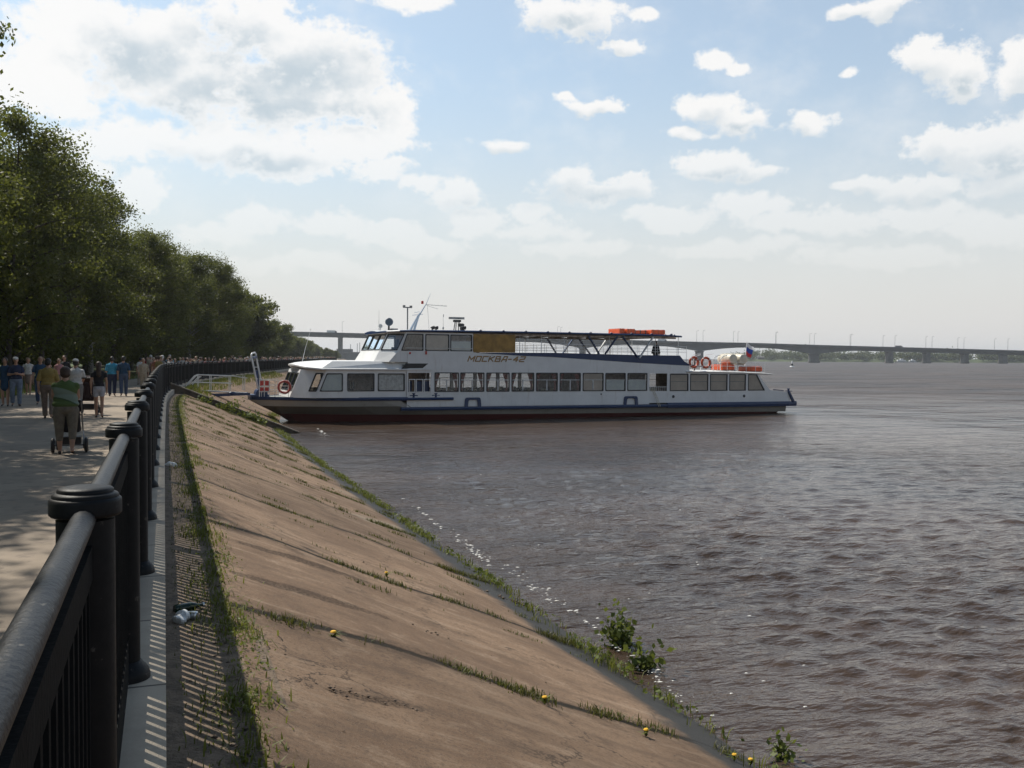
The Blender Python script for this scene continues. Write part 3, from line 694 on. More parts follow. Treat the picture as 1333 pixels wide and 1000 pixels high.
# foam at the water edge and behind the stern
M_foam=mat('white_foam',(.75,.74,.70),.7,var=.1,scale=30)
def foam():
    V=[];F=[];b=0
    def fleck(x,y,z,s):
        nonlocal b
        n=7; a=np.sort(g.random(n))*6.283; r=s*(.5+.8*g.random(n)); q=np.stack([x+r*np.cos(a)*1.6,y+r*np.sin(a)*.7,np.full(n,z)],1)
        V.append(np.concatenate([[[x,y,z+s*.35]],q])); F.append(np.array([[0,1+i,1+(i+1)%n] for i in range(n)])+b); b+=n+1
    for px,py,n,sp,s in ((618,724,70,.22,.026),(594,704,22,.25,.024),(690,770,30,.35,.025),(770,822,24,.3,.022),(840,880,36,.3,.02),(690,762,24,.4,.02),(870,905,14,.2,.015),(545,668,30,.7,.03),(420,565,22,.8,.05)):
        p=onz(px,py,WZ)
        for i in range(n):
            y=p.y+g.normal()*sp*2.2; x=p.x+.05*(y-p.y)+abs(g.normal())*.10-.03; fleck(x,y,WZ+.045+.02*g.random(),s*(.3+1.1*g.random()**2))
    for i in range(40):
        px=560+500*g.random(); py=600+380*g.random(); p=onz(px,py,WZ)
        if p.x>6: fleck(p.x,p.y,WZ+.06,.012+.012*g.random())
    tag(rawmesh('foam',np.concatenate(V),np.concatenate(F),M_foam,smooth=True),'flecks of white foam where the waves meet the weedy slope','foam',kind='stuff')
foam()
# stair wall running down the slope at the bow
def stairwall():
    r=empty('stair_wall',(0,49.8,0),label='low dark concrete wall running down the slope to the water below the bow',cat='wall')
    mb=MB(); mb.add([(.2,49.6,-.4),(6.5,49.6,-3.4),(6.5,49.6,-2.12),(.2,49.6,.48),(.2,50.0,-.4),(6.5,50.0,-3.4),(6.5,50.0,-2.12),(.2,50.0,.48)],[(0,1,2,3),(7,6,5,4),(0,4,5,1),(1,5,6,2),(2,6,7,3),(3,7,4,0)])
    o=mb.build('wall_body',M_wallc); o.parent=r; o.matrix_parent_inverse=Matrix.Translation((0,-49.8,0))
    mb=MB(); mb.add([(.1,49.54,.53),(6.5,49.54,-2.11),(6.5,49.54,-2.05),(.1,49.54,.59),(.1,50.06,.53),(6.5,50.06,-2.11),(6.5,50.06,-2.05),(.1,50.06,.59)],[(0,1,2,3),(7,6,5,4),(0,4,5,1),(1,5,6,2),(2,6,7,3),(3,7,4,0)])
    o=mb.build('coping',M_conc); o.parent=r; o.matrix_parent_inverse=Matrix.Translation((0,-49.8,0))
stairwall()
# litter beside the ledge
M_plas=mat('clear_grey_plastic',(.55,.57,.58),.25,scale=12); M_dglass=mat('dark_green_glass',(.01,.03,.015),.12,scale=4); M_white=mat('white_plastic',(.75,.75,.73),.5,scale=8); M_tin=mat('aluminium_can',(.6,.6,.6),.3,metal=.8,scale=10)
def litter():
    p=onz(236,810,-.045)
    r=empty('crumpled_bag',(p.x,p.y,-.05),label='crumpled grey plastic bag lying on the dirt beside the ledge',cat='litter')
    m=MB().ell((0,0,.035),(.055,.075,.042),14,9); vs=[(x+.012*math.sin(60*y+9*z),y+.012*math.sin(70*x),max(0.001,z+.012*math.sin(55*x+40*y))) for x,y,z in m.v]; m.v=vs
    m.build('bag_body',M_plas,r,smooth=False)
    p=onz(247,806,-.045)
    r=empty('drink_can',(p.x,p.y,-.018),R(60),label='dented silver drink can lying right of the crumpled bag',cat='litter')
    MB().lathe([(.022,-.058),(.031,-.05),(.030,-.01),(.027,.012),(.031,.045),(.024,.058)],n=16,axis='y').build('can_body',M_tin,r,smooth='auto')
    r.scale=(1,1,1)
    MB().tube([(0,.0585,0),(0,.061,.01)],.007,8).build('tab',M_tin,r)
    p=onz(243,796,-.045)
    r=empty('glass_bottle',(p.x,p.y,-.015),R(-70),label='dark glass bottle lying behind the crumpled bag',cat='litter')
    MB().lathe([(.028,-.09),(.032,-.085),(.032,.03),(.026,.06),(.012,.085),(.012,.12),(.014,.122)],n=16,axis='y').build('bottle_body',M_dglass,r,smooth='auto')
    MB().lathe([(.0145,.118),(.0145,.13)],n=12,axis='y').build('cap',M_tin,r)
    p=onz(224,607,-.045)
    r=empty('paper_cup',(p.x,p.y,-.03),R(40),label='white crushed cup on the verge farther along the ledge',cat='litter')
    MB().lathe([(.045,-.07),(.048,-.068),(.058,.07),(.061,.075)],n=14,axis='y').build('cup_body',M_white,r,smooth='auto')
    MB().ell((.02,.15,-.005),(.07,.06,.025),8,5).build('torn_piece',M_white,r)
litter()
# ------------------------------------------------------------------ the river boat
def paint(name,col,rust=.25,rough=.42):
    m,N,L,B=newmat(name); tc=N.new('ShaderNodeTexCoord'); P=tc.outputs['Object']; M=lambda *a,**k: math_node(N,L,*a,**k)
    mp=N.new('ShaderNodeMapping'); mp.inputs['Scale'].default_value=(1.6,1.6,.22); L.new(P,mp.inputs[0])
    a=noise(N,L,P,.8,5,.6); st=noise(N,L,mp.outputs[0],3.2,6,.7); c=np.array(col)
    x=mixcol(N,L,smooth(N,L,a,.3,.7),tuple(c*.93),tuple(np.minimum(c*1.04,.9)))
    x=mixcol(N,L,M('MULTIPLY',smooth(N,L,st,.54,.76),rust),x,tuple(c*np.array([.55,.45,.36])))
    L.new(x,B.inputs['Base Color']); B.inputs['Roughness'].default_value=rough
    bp=N.new('ShaderNodeBump'); bp.inputs['Strength'].default_value=.25; bp.inputs['Distance'].default_value=.02; L.new(noise(N,L,P,1.7,3),bp.inputs['Height']); L.new(bp.outputs[0],B.inputs['Normal'])
    return m
M_bw=paint('white_boat_paint',(.74,.74,.73),.32); M_bb=paint('blue_boat_paint',(.012,.034,.105),.3); M_bg=paint('dirty_shaded_hull',(.21,.19,.16),.6,.6); M_br=paint('dark_red_bottom',(.13,.018,.015),.5,.6)  # lower hull grey: dirt, and the shade under its flare put in the colour
M_bdk=mat('deck_grey_green',(.22,.23,.22),.8); M_gask=mat('window_rubber',(.035,.037,.04),.5); M_wframe=mat('window_white_bar',(.62,.62,.61),.5)
M_wood=mat('brown_wood_panel',(.34,.26,.20),.5,scale=4,var=.2); M_int=mat('cream_interior',(.42,.38,.32),.7); M_curt=mat('maroon_curtain',(.26,.08,.06),.9,scale=9,var=.3); M_panrefl=mat('blue_panel_and_reflection',(.82,.92,.96),.6,var=.04)
M_brsheet=mat('brown_inner_sheet',(.72,.62,.53),.8,scale=1.2,var=.06); M_skysheet=mat('white_sky_sheet',(.82,.84,.85),.8,scale=5); M_seat=mat('dark_seat_cloth',(.05,.05,.055),.9); M_cover=mat('cream_seat_cover',(.55,.48,.30),.9)
M_yelp=mat('ochre_plywood',(.36,.205,.045),.6,scale=2,var=.14); M_org=mat('orange_plastic',(.62,.085,.018),.5,var=.08,scale=5); M_wht=mat('white_tube',(.72,.72,.70),.4,var=.05)
M_blk=mat('black_rubber',(.015,.015,.017),.5); M_redl=mat('red_lamp',(.5,.03,.02),.3); M_cream=mat('cream_fibreglass',(.62,.56,.44),.4,var=.08); M_ringw=mat('white_ring_band',(.75,.73,.7),.6); M_gold=mat('bronze_lettering',(.32,.185,.06),.5,var=.15,scale=8)
M_steel=mat('steel_grey',(.25,.26,.27),.4,metal=.5); M_flagw=mat('flag_white',(.8,.8,.8),.8); M_flagb=mat('flag_blue',(.03,.08,.35),.8); M_flagr=mat('flag_red',(.5,.03,.03),.8)
def glassmat(name,tint,refl=1.0):
    m=bpy.data.materials.new(name); m.use_nodes=True; N=m.node_tree.nodes; L=m.node_tree.links; N.remove(N['Principled BSDF'])
    t=N.new('ShaderNodeBsdfTransparent'); ns=noise(N,L,None,.8,2); t.inputs[0].default_value=(*tint,1)
    gl=N.new('ShaderNodeBsdfGlossy'); gl.inputs['Roughness'].default_value=.03; gl.inputs[0].default_value=(.9,.95,1,1)
    fr=N.new('ShaderNodeFresnel'); fr.inputs[0].default_value=1.5
    bp=N.new('ShaderNodeBump'); bp.inputs['Strength'].default_value=.03; L.new(ns,bp.inputs['Height']); L.new(bp.outputs[0],gl.inputs['Normal'])
    mx=N.new('ShaderNodeMixShader'); L.new(math_node(N,L,'MULTIPLY',fr.outputs[0],refl),mx.inputs[0]); L.new(t.outputs[0],mx.inputs[1]); L.new(gl.outputs[0],mx.inputs[2]); L.new(mx.outputs[0],N['Material Output'].inputs[0]); return m
M_glass=glassmat('window_glass',(.94,.96,.96),2.2)
class Pl:  # plane with origin, two axes and an outward normal
    def __init__(s,O,ex,ey,n): s.O=Vector(O); s.ex=Vector(ex); s.ey=Vector(ey); s.n=Vector(n).normalized()
    def P(s,u,v,d=0): return s.O+s.ex*u+s.ey*v+s.n*d
    def prism(s,mb,poly,d0,d1,mi=0):
        k=len(poly); vs=[s.P(u,v,d0) for u,v in poly]+[s.P(u,v,d1) for u,v in poly]
        mb.add(vs,[tuple(range(k)),tuple(range(2*k-1,k-1,-1))]+[(i,(i+1)%k,k+(i+1)%k,k+i) for i in range(k)],mi)
    def ring(s,mb,a,b,d0,d1,mi=0):
        k=len(a); vs=[s.P(u,v,d) for d in (d0,d1) for poly in (a,b) for u,v in poly]
        fs=[]
        for i in range(k):
            j=(i+1)%k
            fs+=[(2*k+i,2*k+j,3*k+j,3*k+i),(i,k+i,k+j,j),(i,j,2*k+j,2*k+i),(k+i,3*k+i,3*k+j,k+j)]
        mb.add(vs,fs,mi)
def rquad(q,r,n=5,grow=0.):
    """corners (bl,br,tr,tl) -> rounded outline"""
    q=[Vector(p) for p in q]; c=sum(q,Vector((0,0)))/4; out=[]
    if grow:
        qq=[]
        for i,p in enumerate(q):
            a=(q[i-1]-p).normalized(); b=(q[(i+1)%4]-p).normalized(); s=abs(a.cross(b)) if hasattr(a,'cross') else 1
            qq.append(p-(a+b)*(grow/max(.3,s)))
        q=qq
    for i,p in enumerate(q):
        a=q[i-1]-p; b=q[(i+1)%4]-p; la=min(r,a.length*.45); lb=min(r,b.length*.45); A=p+a.normalized()*la; B=p+b.normalized()*lb
        for t in np.linspace(0,1,n): out.append(tuple(A*(1-t)**2+p*2*t*(1-t)+B*t*t))
    return out
def wall_row(mb,pl,u0,u1,lo,hi,bot,top,ops,d0=-.05,d1=0.,mi=0):
    """wall between the polylines bot/top (functions of u, or poly lists) with a row of openings (bL,bR,tL,tR) between lo and hi"""
    pl.prism(mb,bot+[(u1(lo),lo),(u0(lo),lo)],d0,d1,mi); pl.prism(mb,[(u0(hi),hi),(u1(hi),hi)]+top,d0,d1,mi)
    L=(u0(lo),u0(hi))
    for bl,br,tl,tr in ops:
        pl.prism(mb,[(L[0],lo),(bl,lo),(tl,hi),(L[1],hi)],d0,d1,mi); L=(br,tr)
    pl.prism(mb,[(L[0],lo),(u1(lo),lo),(u1(hi),hi),(L[1],hi)],d0,d1,mi)
def window(pl,q,parent,style='plain',r=.10,far=False,label=None):
    mb=MB(); pl.ring(mb,rquad(q,r*.7,grow=.035),rquad(q,r,grow=-.025),-.055,.022)
    w=mb.build('window',M_gask,parent,recalc=True)
    if label: w['label']=label
    p=MB(); p.add([pl.P(u,v,-.03) for u,v in rquad(q,r,grow=-.02)],[tuple(range(20))]); p.build('pane',M_glass,w,recalc=False)
    (bl,br,tr,tl)=[Vector(x) for x in q]
    at=lambda u,v:(bl*(1-u)+br*u)*(1-v)+(tl*(1-u)+tr*u)*v
    mb=MB()
    def strip_(a,b,wd):
        A=pl.P(*a,-.02); B=pl.P(*b,-.02); mb.bar(A,B,wd,.05,up=pl.n)
    if style in('sash','half','brownsash'):
        strip_(at(.02,.62),at(.98,.62),.045)
    if style in ('sash','brownsash'): strip_(at(.5,.03),at(.5,.60),.07)
    if style in ('rail','brownrail'): strip_(at(.02,.55),at(.98,.55),.03)
    if mb.v: mb.build('mullion',M_wframe if 'rail' not in style else M_steel,w)
    if style=='half': 
        k=MB(); pl.prism(k,[tuple(at(.03,.03)),tuple(at(.97,.03)),tuple(at(.97,.60)),tuple(at(.03,.60))],-.05,-.04); k.build('inner_sheet',M_panrefl,w)
    if style in ('brown','brownrail','brownsash'):
        k=MB(); pl.prism(k,[tuple(at(.02,.02)),tuple(at(.98,.02)),tuple(at(.98,.98)),tuple(at(.02,.98))],-.06,-.05); k.build('inner_sheet',M_brsheet,w)  # brown sheet added close to the glass, lighter than the dim interior behind
    if style=='inner_sheet':
        k=MB(); pl.prism(k,[tuple(at(.02,.02)),tuple(at(.98,.02)),tuple(at(.98,.98)),tuple(at(.02,.98))],-.06,-.045); k.build('inner_sheet',M_panrefl,w)  # pale blue sheet added in place of the sky's reflection in the pane
    if style=='sky_sheet':
        k=MB(); n=16
        for sd_ in (0,1):
            vs=[];fs=[]
            for i in range(n+1):
                t=i/n*.5; u=(t if sd_==0 else 1-t)
                for v in np.linspace(.03,.98,6):
                    d=-.07-.012*math.sin(i*2.2)-.02*abs(v-.5); uu=u if v>.2 else u
                    vs.append(pl.P(*at(.02+.96*uu,v),d))
            for i in range(n):
                for j in range(5): fs.append((i*6+j,(i+1)*6+j,(i+1)*6+j+1,i*6+j+1))
            k.add(vs,fs)
        k.build('sky_sheet',M_skysheet,w,smooth=True)  # white folds put in for the sky mirrored by the glass
    if style=='curtain' or (style=='sash' and not far):
        k=MB(); n=8
        for sd_ in (0,1):
            vs=[];fs=[]
            for i in range(n+1):
                for v in np.linspace(.03,.98,7):
                    wd=(.06+.17*max(0,(v-.22)/.76)**1.1 if v>.22 else .07+.06*(.22-v)/.22); u=.02+wd*i/n; u=u if sd_==0 else 1-u
                    vs.append(pl.P(*at(u,v),-.14-.025*math.sin(i*2.4)))
            for i in range(n):
                for j in range(6): fs.append((i*7+j,(i+1)*7+j,(i+1)*7+j+1,i*7+j+1))
            k.add(vs,fs)
        k.build('curtain',M_curt,w,smooth=True)
    return w
BM=6.5
def boat():
    rt=Vector((math.cos(YAW),-math.sin(YAW),0)); fwv=Vector((math.sin(YAW),math.cos(YAW),0))
    ax=(rt+fwv*.42)/1.0846; P0=fwv*60.3
    O=P0+ax*(-15.556)
    rz=math.atan2(ax.y,ax.x)
    B=empty('passenger_boat',(O.x,O.y,WZ),rz,label='long white and blue two deck river passenger boat nosed into the bank',cat='boat')
    trim=Matrix.Translation((13,0,0))@Matrix.Rotation(R(.26),4,'Y')@Matrix.Translation((-13,0,0))
    B.matrix_world=Matrix.Translation((O.x,O.y,WZ))@Matrix.Rotation(rz,4,'Z')@trim
    c=BM/2
    near=Pl((0,.06,0),(1,0,0),(0,0,1),(0,-1,0)); farp=Pl((0,BM-.06,0),(1,0,0),(0,0,1),(0,1,0))
    # ---- hull
    wd=lambda s: float(np.interp(s,[0,.4,1.2,2.2,3.3,5,7,9,34,37,38.0],[.35,.75,1.45,2.1,2.6,2.98,3.16,3.25,3.25,3.12,2.9]))
    ww=lambda s: float(np.interp(s,[0,1.3,2.2,4,7,10,14,35,36.6,38],[.03,.05,.35,1.35,2.35,2.85,3.08,3.05,2.95,2.8]))
    keel=lambda s: float(np.interp(s,[0,.3,.9,1.7,2.4,3.5,35,36.6,37.6,38],[1.20,1.02,.72,.30,-.15,-.7,-.7,.02,.45,.58]))
    S=[0,.2,.5,.9,1.3,1.7,2.2,2.8,3.4,4.2,5,6,7,8.3,9,10,12,14,18,22,26,30,34,35.3,36.3,37,37.6,38]
    rows=[]
    for s in S:
        k=keel(s); top=1.27 if s<8.4 else (1.27 if s<8.9 else .87); w=wd(s); wl=min(ww(s),w-.02)
        if s>=8.9: top=.87
        h1=.92 if s<8.9 else .70
        h1=max(h1,k+.02) if k<h1 else k+.015
        rtz=min(max(.42-.006*(s-5),k+.01),h1-.005)
        wm=w-.10-(.10 if s<8 else .0)
        wr=wl+(wm-wl)*max(0,min(1,(rtz-0)/(h1)))*.8
        rows.append([(0,k),(wl*.75*(.02 if k>.2 else 1),k+.01 if k>.15 else max(k,-.5)),(wr if rtz>k+.02 else min(wr,.04+.35*wl),rtz),(wm,h1),(w-.03,top)])
    mb=MB()
    vs=[]
    for s,r in zip(S,rows):
        for t,h in reversed(r[1:]): vs.append((s,c-t,h))
        vs.append((s,c,r[0][1]))
        for t,h in r[1:]: vs.append((s,c+t,h))
    m=9
    fs=[];mi=[]
    for i in range(len(S)-1):
        for j in range(m-1):
            fs.append((i*m+j,i*m+j+1,(i+1)*m+j+1,(i+1)*m+j)); mi.append(0 if j in(0,7) else (1 if j in (1,6) else 2))
    mb.add(vs,fs); mb.m=mi
    mb.f.append(tuple(range(m))); mb.m.append(1); mb.f.append(tuple((len(S)-1)*m+j for j in range(m-1,-1,-1))); mb.m.append(1)
    mb.build('hull',[paint('white_grey_topside',(.42,.41,.38),.6),M_bg,M_br],B,smooth=False)
    # deck sheet
    def plan(s0,s1,h,n,inset=.04,wf=wd):
        ss=np.linspace(s0,s1,n); a=[(s,c-wf(s)+inset,h) for s in ss]+[(s,c+wf(s)-inset,h) for s in ss[::-1]]; return a
    mb=MB(); a=plan(0,9,1.44,24); mb.add(a,[tuple(range(len(a)))]); a=plan(8.6,37.9,.90,30); mb.add(a,[tuple(range(len(a)))]); mb.build('deck',M_bdk,B,recalc=False)
    # strakes (bow upper, main lower) as ribbons following the plan
    def ribbon(mb,s0,s1,h0,h1,out=.09,n=40,inn=.10):
        for sg in (-1,1):
            ss=np.linspace(s0,s1,n); vs=[]
            for s in ss:
                w=wd(s); 
                for t,h in ((w-inn,h0),(w+out*.6,h0),(w+out,(h0+h1)/2),(w+out*.6,h1),(w-inn,h1)): vs.append((s,c+sg*t,h))
            fs=[(i*5+j,i*5+(j+1)%5,(i+1)*5+(j+1)%5,(i+1)*5+j) for i in range(n-1) for j in range(5)]
            fs+=[tuple(range(5)),tuple((n-1)*5+j for j in range(5))]
            mb.add(vs,fs)
    mb=MB(); ribbon(mb,0,8.75,1.27,1.47); ribbon(mb,8.752,11.65,1.28,1.44,out=.10,n=6,inn=-.0)
    mb.box(-.12,.02,c-.42,c+.42,1.26,1.48)
    mb.build('bow_fender_strake',M_bb,B)
    mb=MB(); ribbon(mb,8.35,26.9,.66,.86,out=.08); ribbon(mb,26.905,37.95,.62,.96,out=.09,n=14)
    mb.build('side_fender_strake',M_bb,B)
    # ---- bow cabin
    cab=MB()
    lo,hi=1.86,2.86
    sl=lambda v: (v-1.45)*.40          # front rake
    u0=lambda v: 3.26+sl(v); u1=lambda v: 8.72
    opsb=[(3.52,4.82,3.92,4.82),(5.14,6.71,5.14,6.71),(6.98,8.58,6.98,8.58)]
    nb=Pl((0,.14,0),(1,0,0),(0,0,1),(0,-1,0)); fbp=Pl((0,BM-.14,0),(1,0,0),(0,0,1),(0,1,0))
    for pl in (nb,fbp): wall_row(cab,pl,u0,u1,lo,hi,[(3.26,1.45),(8.72,1.45)],[(8.72,3.12),(u0(3.12),3.12)],opsb)
    # chamfers and front
    def tri_wall(pl,w,ops,h=1.65):
        wall_row(cab,pl,lambda v:0,lambda v:w,.40,1.42,[(0,0),(w,0)],[(w,h),(0,h)],ops)
    A=Vector((3.26,.14,1.45)); C2=Vector((1.95,1.3,1.45)); up=Vector((.40,0,1)); 
    e=(A-C2); wn=e.length; e.normalize(); chn=Pl(C2,e,up,e.cross(up)); chn.n=Vector((-abs(chn.n.x),-abs(chn.n.y),abs(chn.n.z))) 
    tri_wall(chn,wn,[(1.12,1.60,1.12,1.60)])
    A2=Vector((3.26,BM-.14,1.45)); C3=Vector((1.95,BM-1.3,1.45)); e2=(A2-C3).normalized(); chf=Pl(C3,e2,up,(-.7,.7,.2)); tri_wall(chf,wn,[(1.12,1.60,1.12,1.60)])
    fr=Pl(C2,(0,1,0),up,(-1,0,.40)); fw_=BM-2.6; fo=[(.12,1.22,.12,1.22),(1.38,2.52,1.38,2.52),(2.68,3.78,2.68,3.78)]; tri_wall(fr,fw_,fo)
    cw=cab.build('bow_cabin_wall',M_bw,B)
    styles=['sky_sheet','plain','sky_sheet']
    for pl,fa in ((nb,0),(fbp,1)):
        for k,(a,b,t0,t1) in enumerate(opsb): window(pl,[(a,lo),(b,lo),(t1,hi),(t0,hi)],cw,('inner_sheet','plain','sky_sheet')[k] if not fa else 'plain',label=None if fa else ('slanted bow cabin window with its sky reflection as a pale blue sheet','dark bow cabin window','bow cabin window with its sky reflection as a white sheet behind')[k])
    for pl in (chn,chf): window(pl,[(1.12,.40),(1.60,.40),(1.60,1.42),(1.12,1.42)],cw)
    for a,b,_,_ in fo: window(fr,[(a,.40),(b,.40),(b,1.42),(a,1.42)],cw)
    mb=MB(); mb.box(4.95,5.0,.3,BM-.3,1.46,3.05); mb.box(5.05,8.6,2.4,2.45,1.46,3.05); mb.box(3.6,8.6,.6,BM-.6,1.46,1.50)
    mb.build('cabin_interior',M_wood,cw)
    mb=MB()
    for s in (4.2,5.2,7.1,7.9):
        for t in (.8,2.0,4.0,5.2): mb.box(s,s+.45,t,t+.5,1.5,1.92); mb.box(s+.4,s+.5,t,t+.5,1.92,2.38)
    mb.build('cabin_seats',M_seat,cw)
    # bow roof: lip, slanted fascia, upper deck top
    mb=MB()
    lip=[(2.30,c-.0),(2.36,c-.9),(2.8,.85),(3.6,.02),(8.9,.02)]; lip=[(s,t) for s,t in lip]
    inn=[(2.50,c),(2.58,c-.8),(3.15,1.25),(4.3,.55),(8.9,.42)]
    def loft(rings): 
        n=len(rings[0]); vs=[p for r in rings for p in r]
        mb.add(vs,[(i*n+j,i*n+j+1,(i+1)*n+j+1,(i+1)*n+j) for i in range(len(rings)-1) for j in range(n-1)])
    hl=[3.36,3.34,3.20,3.12,3.12]; ht=[3.44,3.45,3.52,3.60,3.62]
    for sg in (0,1):
        f=(lambda t:t) if not sg else (lambda t:BM-t)
        loft([[(s+.25,f(t+.3 if t<c-.1 else t),h-.06) for (s,t),h in zip(lip,hl)],[(s,f(t),h-.03) for (s,t),h in zip(lip,hl)],[(s,f(t),h+.045) for (s,t),h in zip(lip,hl)],[(s+.02,f(t+.16 if t<c-.1 else t),h+.075) for (s,t),h in zip(lip,hl)],[(s,f(t),h) for (s,t),h in zip(inn,ht)],[(s,c,h+.05) for (s,t),h in zip(inn,ht)]])
        vs=[(s+.25,f(t+.3 if t<c-.1 else t),h-.06) for (s,t),h in zip(lip,hl)]; n=len(vs); mb.add(vs+[(s,c,3.2) for s,_,_ in vs],[(j,j+1,n+j+1,n+j) for j in range(n-1)])
    mb.build('bow_roof',M_bw,B,recalc=False)
    # ---- main side walls
    lo,hi=1.80,2.93
    W=[(10.49,11.99),(12.15,13.67),(13.87,15.37),(15.57,17.06),(17.26,18.72),(18.92,20.37),(20.58,22.04),(22.24,23.69),(23.89,25.34)]
    W2=[(27.17,28.57),(28.78,30.18),(30.39,31.76),(31.98,33.30)]
    door=(8.80,10.24); door2=(25.55,26.93)
    topline=[(28.62,3.46),(27.6,3.50),(24.6,3.63),(18.4,3.96),(16.3,4.02),(13.2,4.17),(13.0,4.26),(8.77,4.26),(8.77,3.60)]
    mwn=MB(); mwf=MB()
    for pl,mbx in ((near,mwn),(farp,mwf)):
        # lower band, with gaps for the two doors
        pl.prism(mbx,[(10.24,.84),(25.55,.84),(25.55,lo),(10.24,lo)],-.05,0); pl.prism(mbx,[(26.93,.90),(35.4,.90),(35.4,lo),(26.93,lo)],-.05,0)
        pl.prism(mbx,[(8.72,.84),(8.80,.84),(8.80,hi),(8.72,hi)],-.05,0)
        # pillars
        seq=[door]+W+[door2]+W2
        for (a,b),(a2,b2) in zip(seq[:-1],seq[1:]): pl.prism(mbx,[(b,lo),(a2,lo),(a2,hi),(b,hi)],-.05,0)
        pl.prism(mbx,[(33.30,lo),(33.54,lo),(33.54,hi),(33.30,hi)],-.05,0)
        pl.prism(mbx,[(8.72,hi),(28.75,hi),(28.75,3.10),(8.72,3.10)],-.05,0)
        pl.prism(mbx,[(28.752,hi-.0),(35.1,hi-.08),(35.1,2.98),(28.752,3.10)],-.05,0)
        pl.prism(mbx,[(34.98,lo),(35.4,lo),(34.9,2.3),(34.35,hi),(34.18,hi)],-.05,0)
        # upper side
        pl.prism(mbx,[(8.77,3.102),(28.7,3.102)]+topline,-.05,-.004)
    wn_=mwn.build('side_wall',M_bw,B); wf_=mwf.build('side_wall',M_bw,B)
    for pl,par,fa in ((near,wn_,0),(farp,wf_,1)):
        for k,(a,b) in enumerate(W): window(pl,[(a,lo),(b,lo),(b,hi),(a,hi)],par,('sash' if k<6 else 'brownsash' if k==6 else 'half') if not fa else ('sash' if k<5 else 'plain'),far=fa)
        for k,(a,b) in enumerate(W2): window(pl,[(a,lo-.02),(b,lo-.02),(b,hi-.06),(a,hi-.06)],par,('brownrail','brownrail','brownrail','brownrail')[k] if not fa else 'rail',r=.03)
        window(pl,[(33.56,lo-.02),(34.9,lo-.02),(34.25,hi-.08),(33.56,hi-.06)],par,'brown' if not fa else 'plain',r=.03)
    # rubbing mouldings, portholes
    mb=MB(); 
    near.prism(mb,[(10.4,1.52),(25.4,1.50),(25.4,1.53),(10.4,1.55)],0,.012); near.prism(mb,[(27.5,1.30),(34.9,1.28),(34.9,1.31),(27.5,1.33)],0,.012); near.prism(mb,[(10.3,1.71),(25.5,1.70),(25.5,1.72),(10.3,1.73)],0,.01)
    mb.build('moulding',M_bw,wn_)
    for s,h,r in ((27.42,1.37,.10),(33.2,1.37,.10),(21.9,1.57,.05)):
        mb=MB().lathe([(r,-.02),(r,.02),(r*.8,.03),(.01,.03)],c=(s,.06,h),n=18,axis='y'); mb.v=[(x,.06-(y-.06),z) for x,y,z in mb.v]; mb.build('porthole',M_gask,wn_)
    # blue arch fenders
    for s0,s1 in ((12.39,13.49),(23.56,24.66)):
        mb=MB(); near.ring(mb,rquad([(s0,.80),(s1,.80),(s1-.06,1.42),(s0+.06,1.42)],.14),rquad([(s0+.2,.78),(s1-.2,.78),(s1-.26,1.28),(s0+.26,1.28)],.12),.0,.09); mb.build('fender_arch',M_bb,wn_)
    # doors
    dr=MB(); near.prism(dr,[(9.28,1.02),(9.74,1.02),(9.74,2.42),(9.28,2.42)],-.32,-.27); near.prism(dr,[(9.79,1.02),(10.22,1.02),(10.22,2.42),(9.79,2.42)],-.32,-.27); near.prism(dr,[(8.83,1.02),(9.2,1.02),(9.2,2.42),(8.83,2.42)],-.62,-.57); dr.build('entrance_door',M_bb,wn_)
    mb=MB(); near.prism(mb,[(8.72,.86),(10.30,.86),(10.30,1.78),(8.72,1.78)],-.02,-.001)
    for a,b in ((8.84,9.24),(9.28,9.74),(9.78,10.24)):
        near.ring(mb,[(a,1.75),(b,1.75),(b,2.56),(a,2.56)],[(a+.05,1.80),(b-.05,1.80),(b-.05,2.51),(a+.05,2.51)],-.02,.02)
    mb.build('entrance_gate',M_wht,wn_)
    # black sheet painting the dark of the arched recess over the door
    mb=MB(); near.prism(mb,[(8.35,3.16),(8.62,3.50),(10.05,3.50),(9.7,3.22),(8.9,3.20)],.0,.004); mb.build('recess_dark',M_blk,wn_)
    mb=MB(); near.prism(mb,[(8.2,3.10),(10.3,3.12),(10.1,3.16),(8.45,3.15)],.0,.07); mb.build('door_hood',M_bw,wn_)
    mb=MB(); near.prism(mb,[(25.5,.96),(26.95,.96),(26.95,1.75),(25.5,1.75)],-.04,-.006); 
    mb.build('stern_gate',M_bw,wn_)
    mb=MB(); 
    for k in range(9): mb.bar((25.62+k*.16,.05,1.75),(25.62+k*.16,.05,2.02),.02,.02)
    mb.bar((25.55,.05,2.03),(26.93,.05,2.03),.03,.03); mb.build('gate_bars',M_wht,wn_)
    mb=MB(); 
    for o in (0,.14): mb.tube([(25.72+o,-.02,1.80),(25.95+o,-.09,1.3),(26.2+o,-.1,.70)],.018,6)
    for t in np.linspace(.1,.95,6): mb.bar((25.72+.48*t,-.04-.06*t,1.8-1.1*t),(25.86+.48*t,-.04-.06*t,1.8-1.1*t),.02,.02)
    mb.build('rope_ladder',M_cream,wn_)
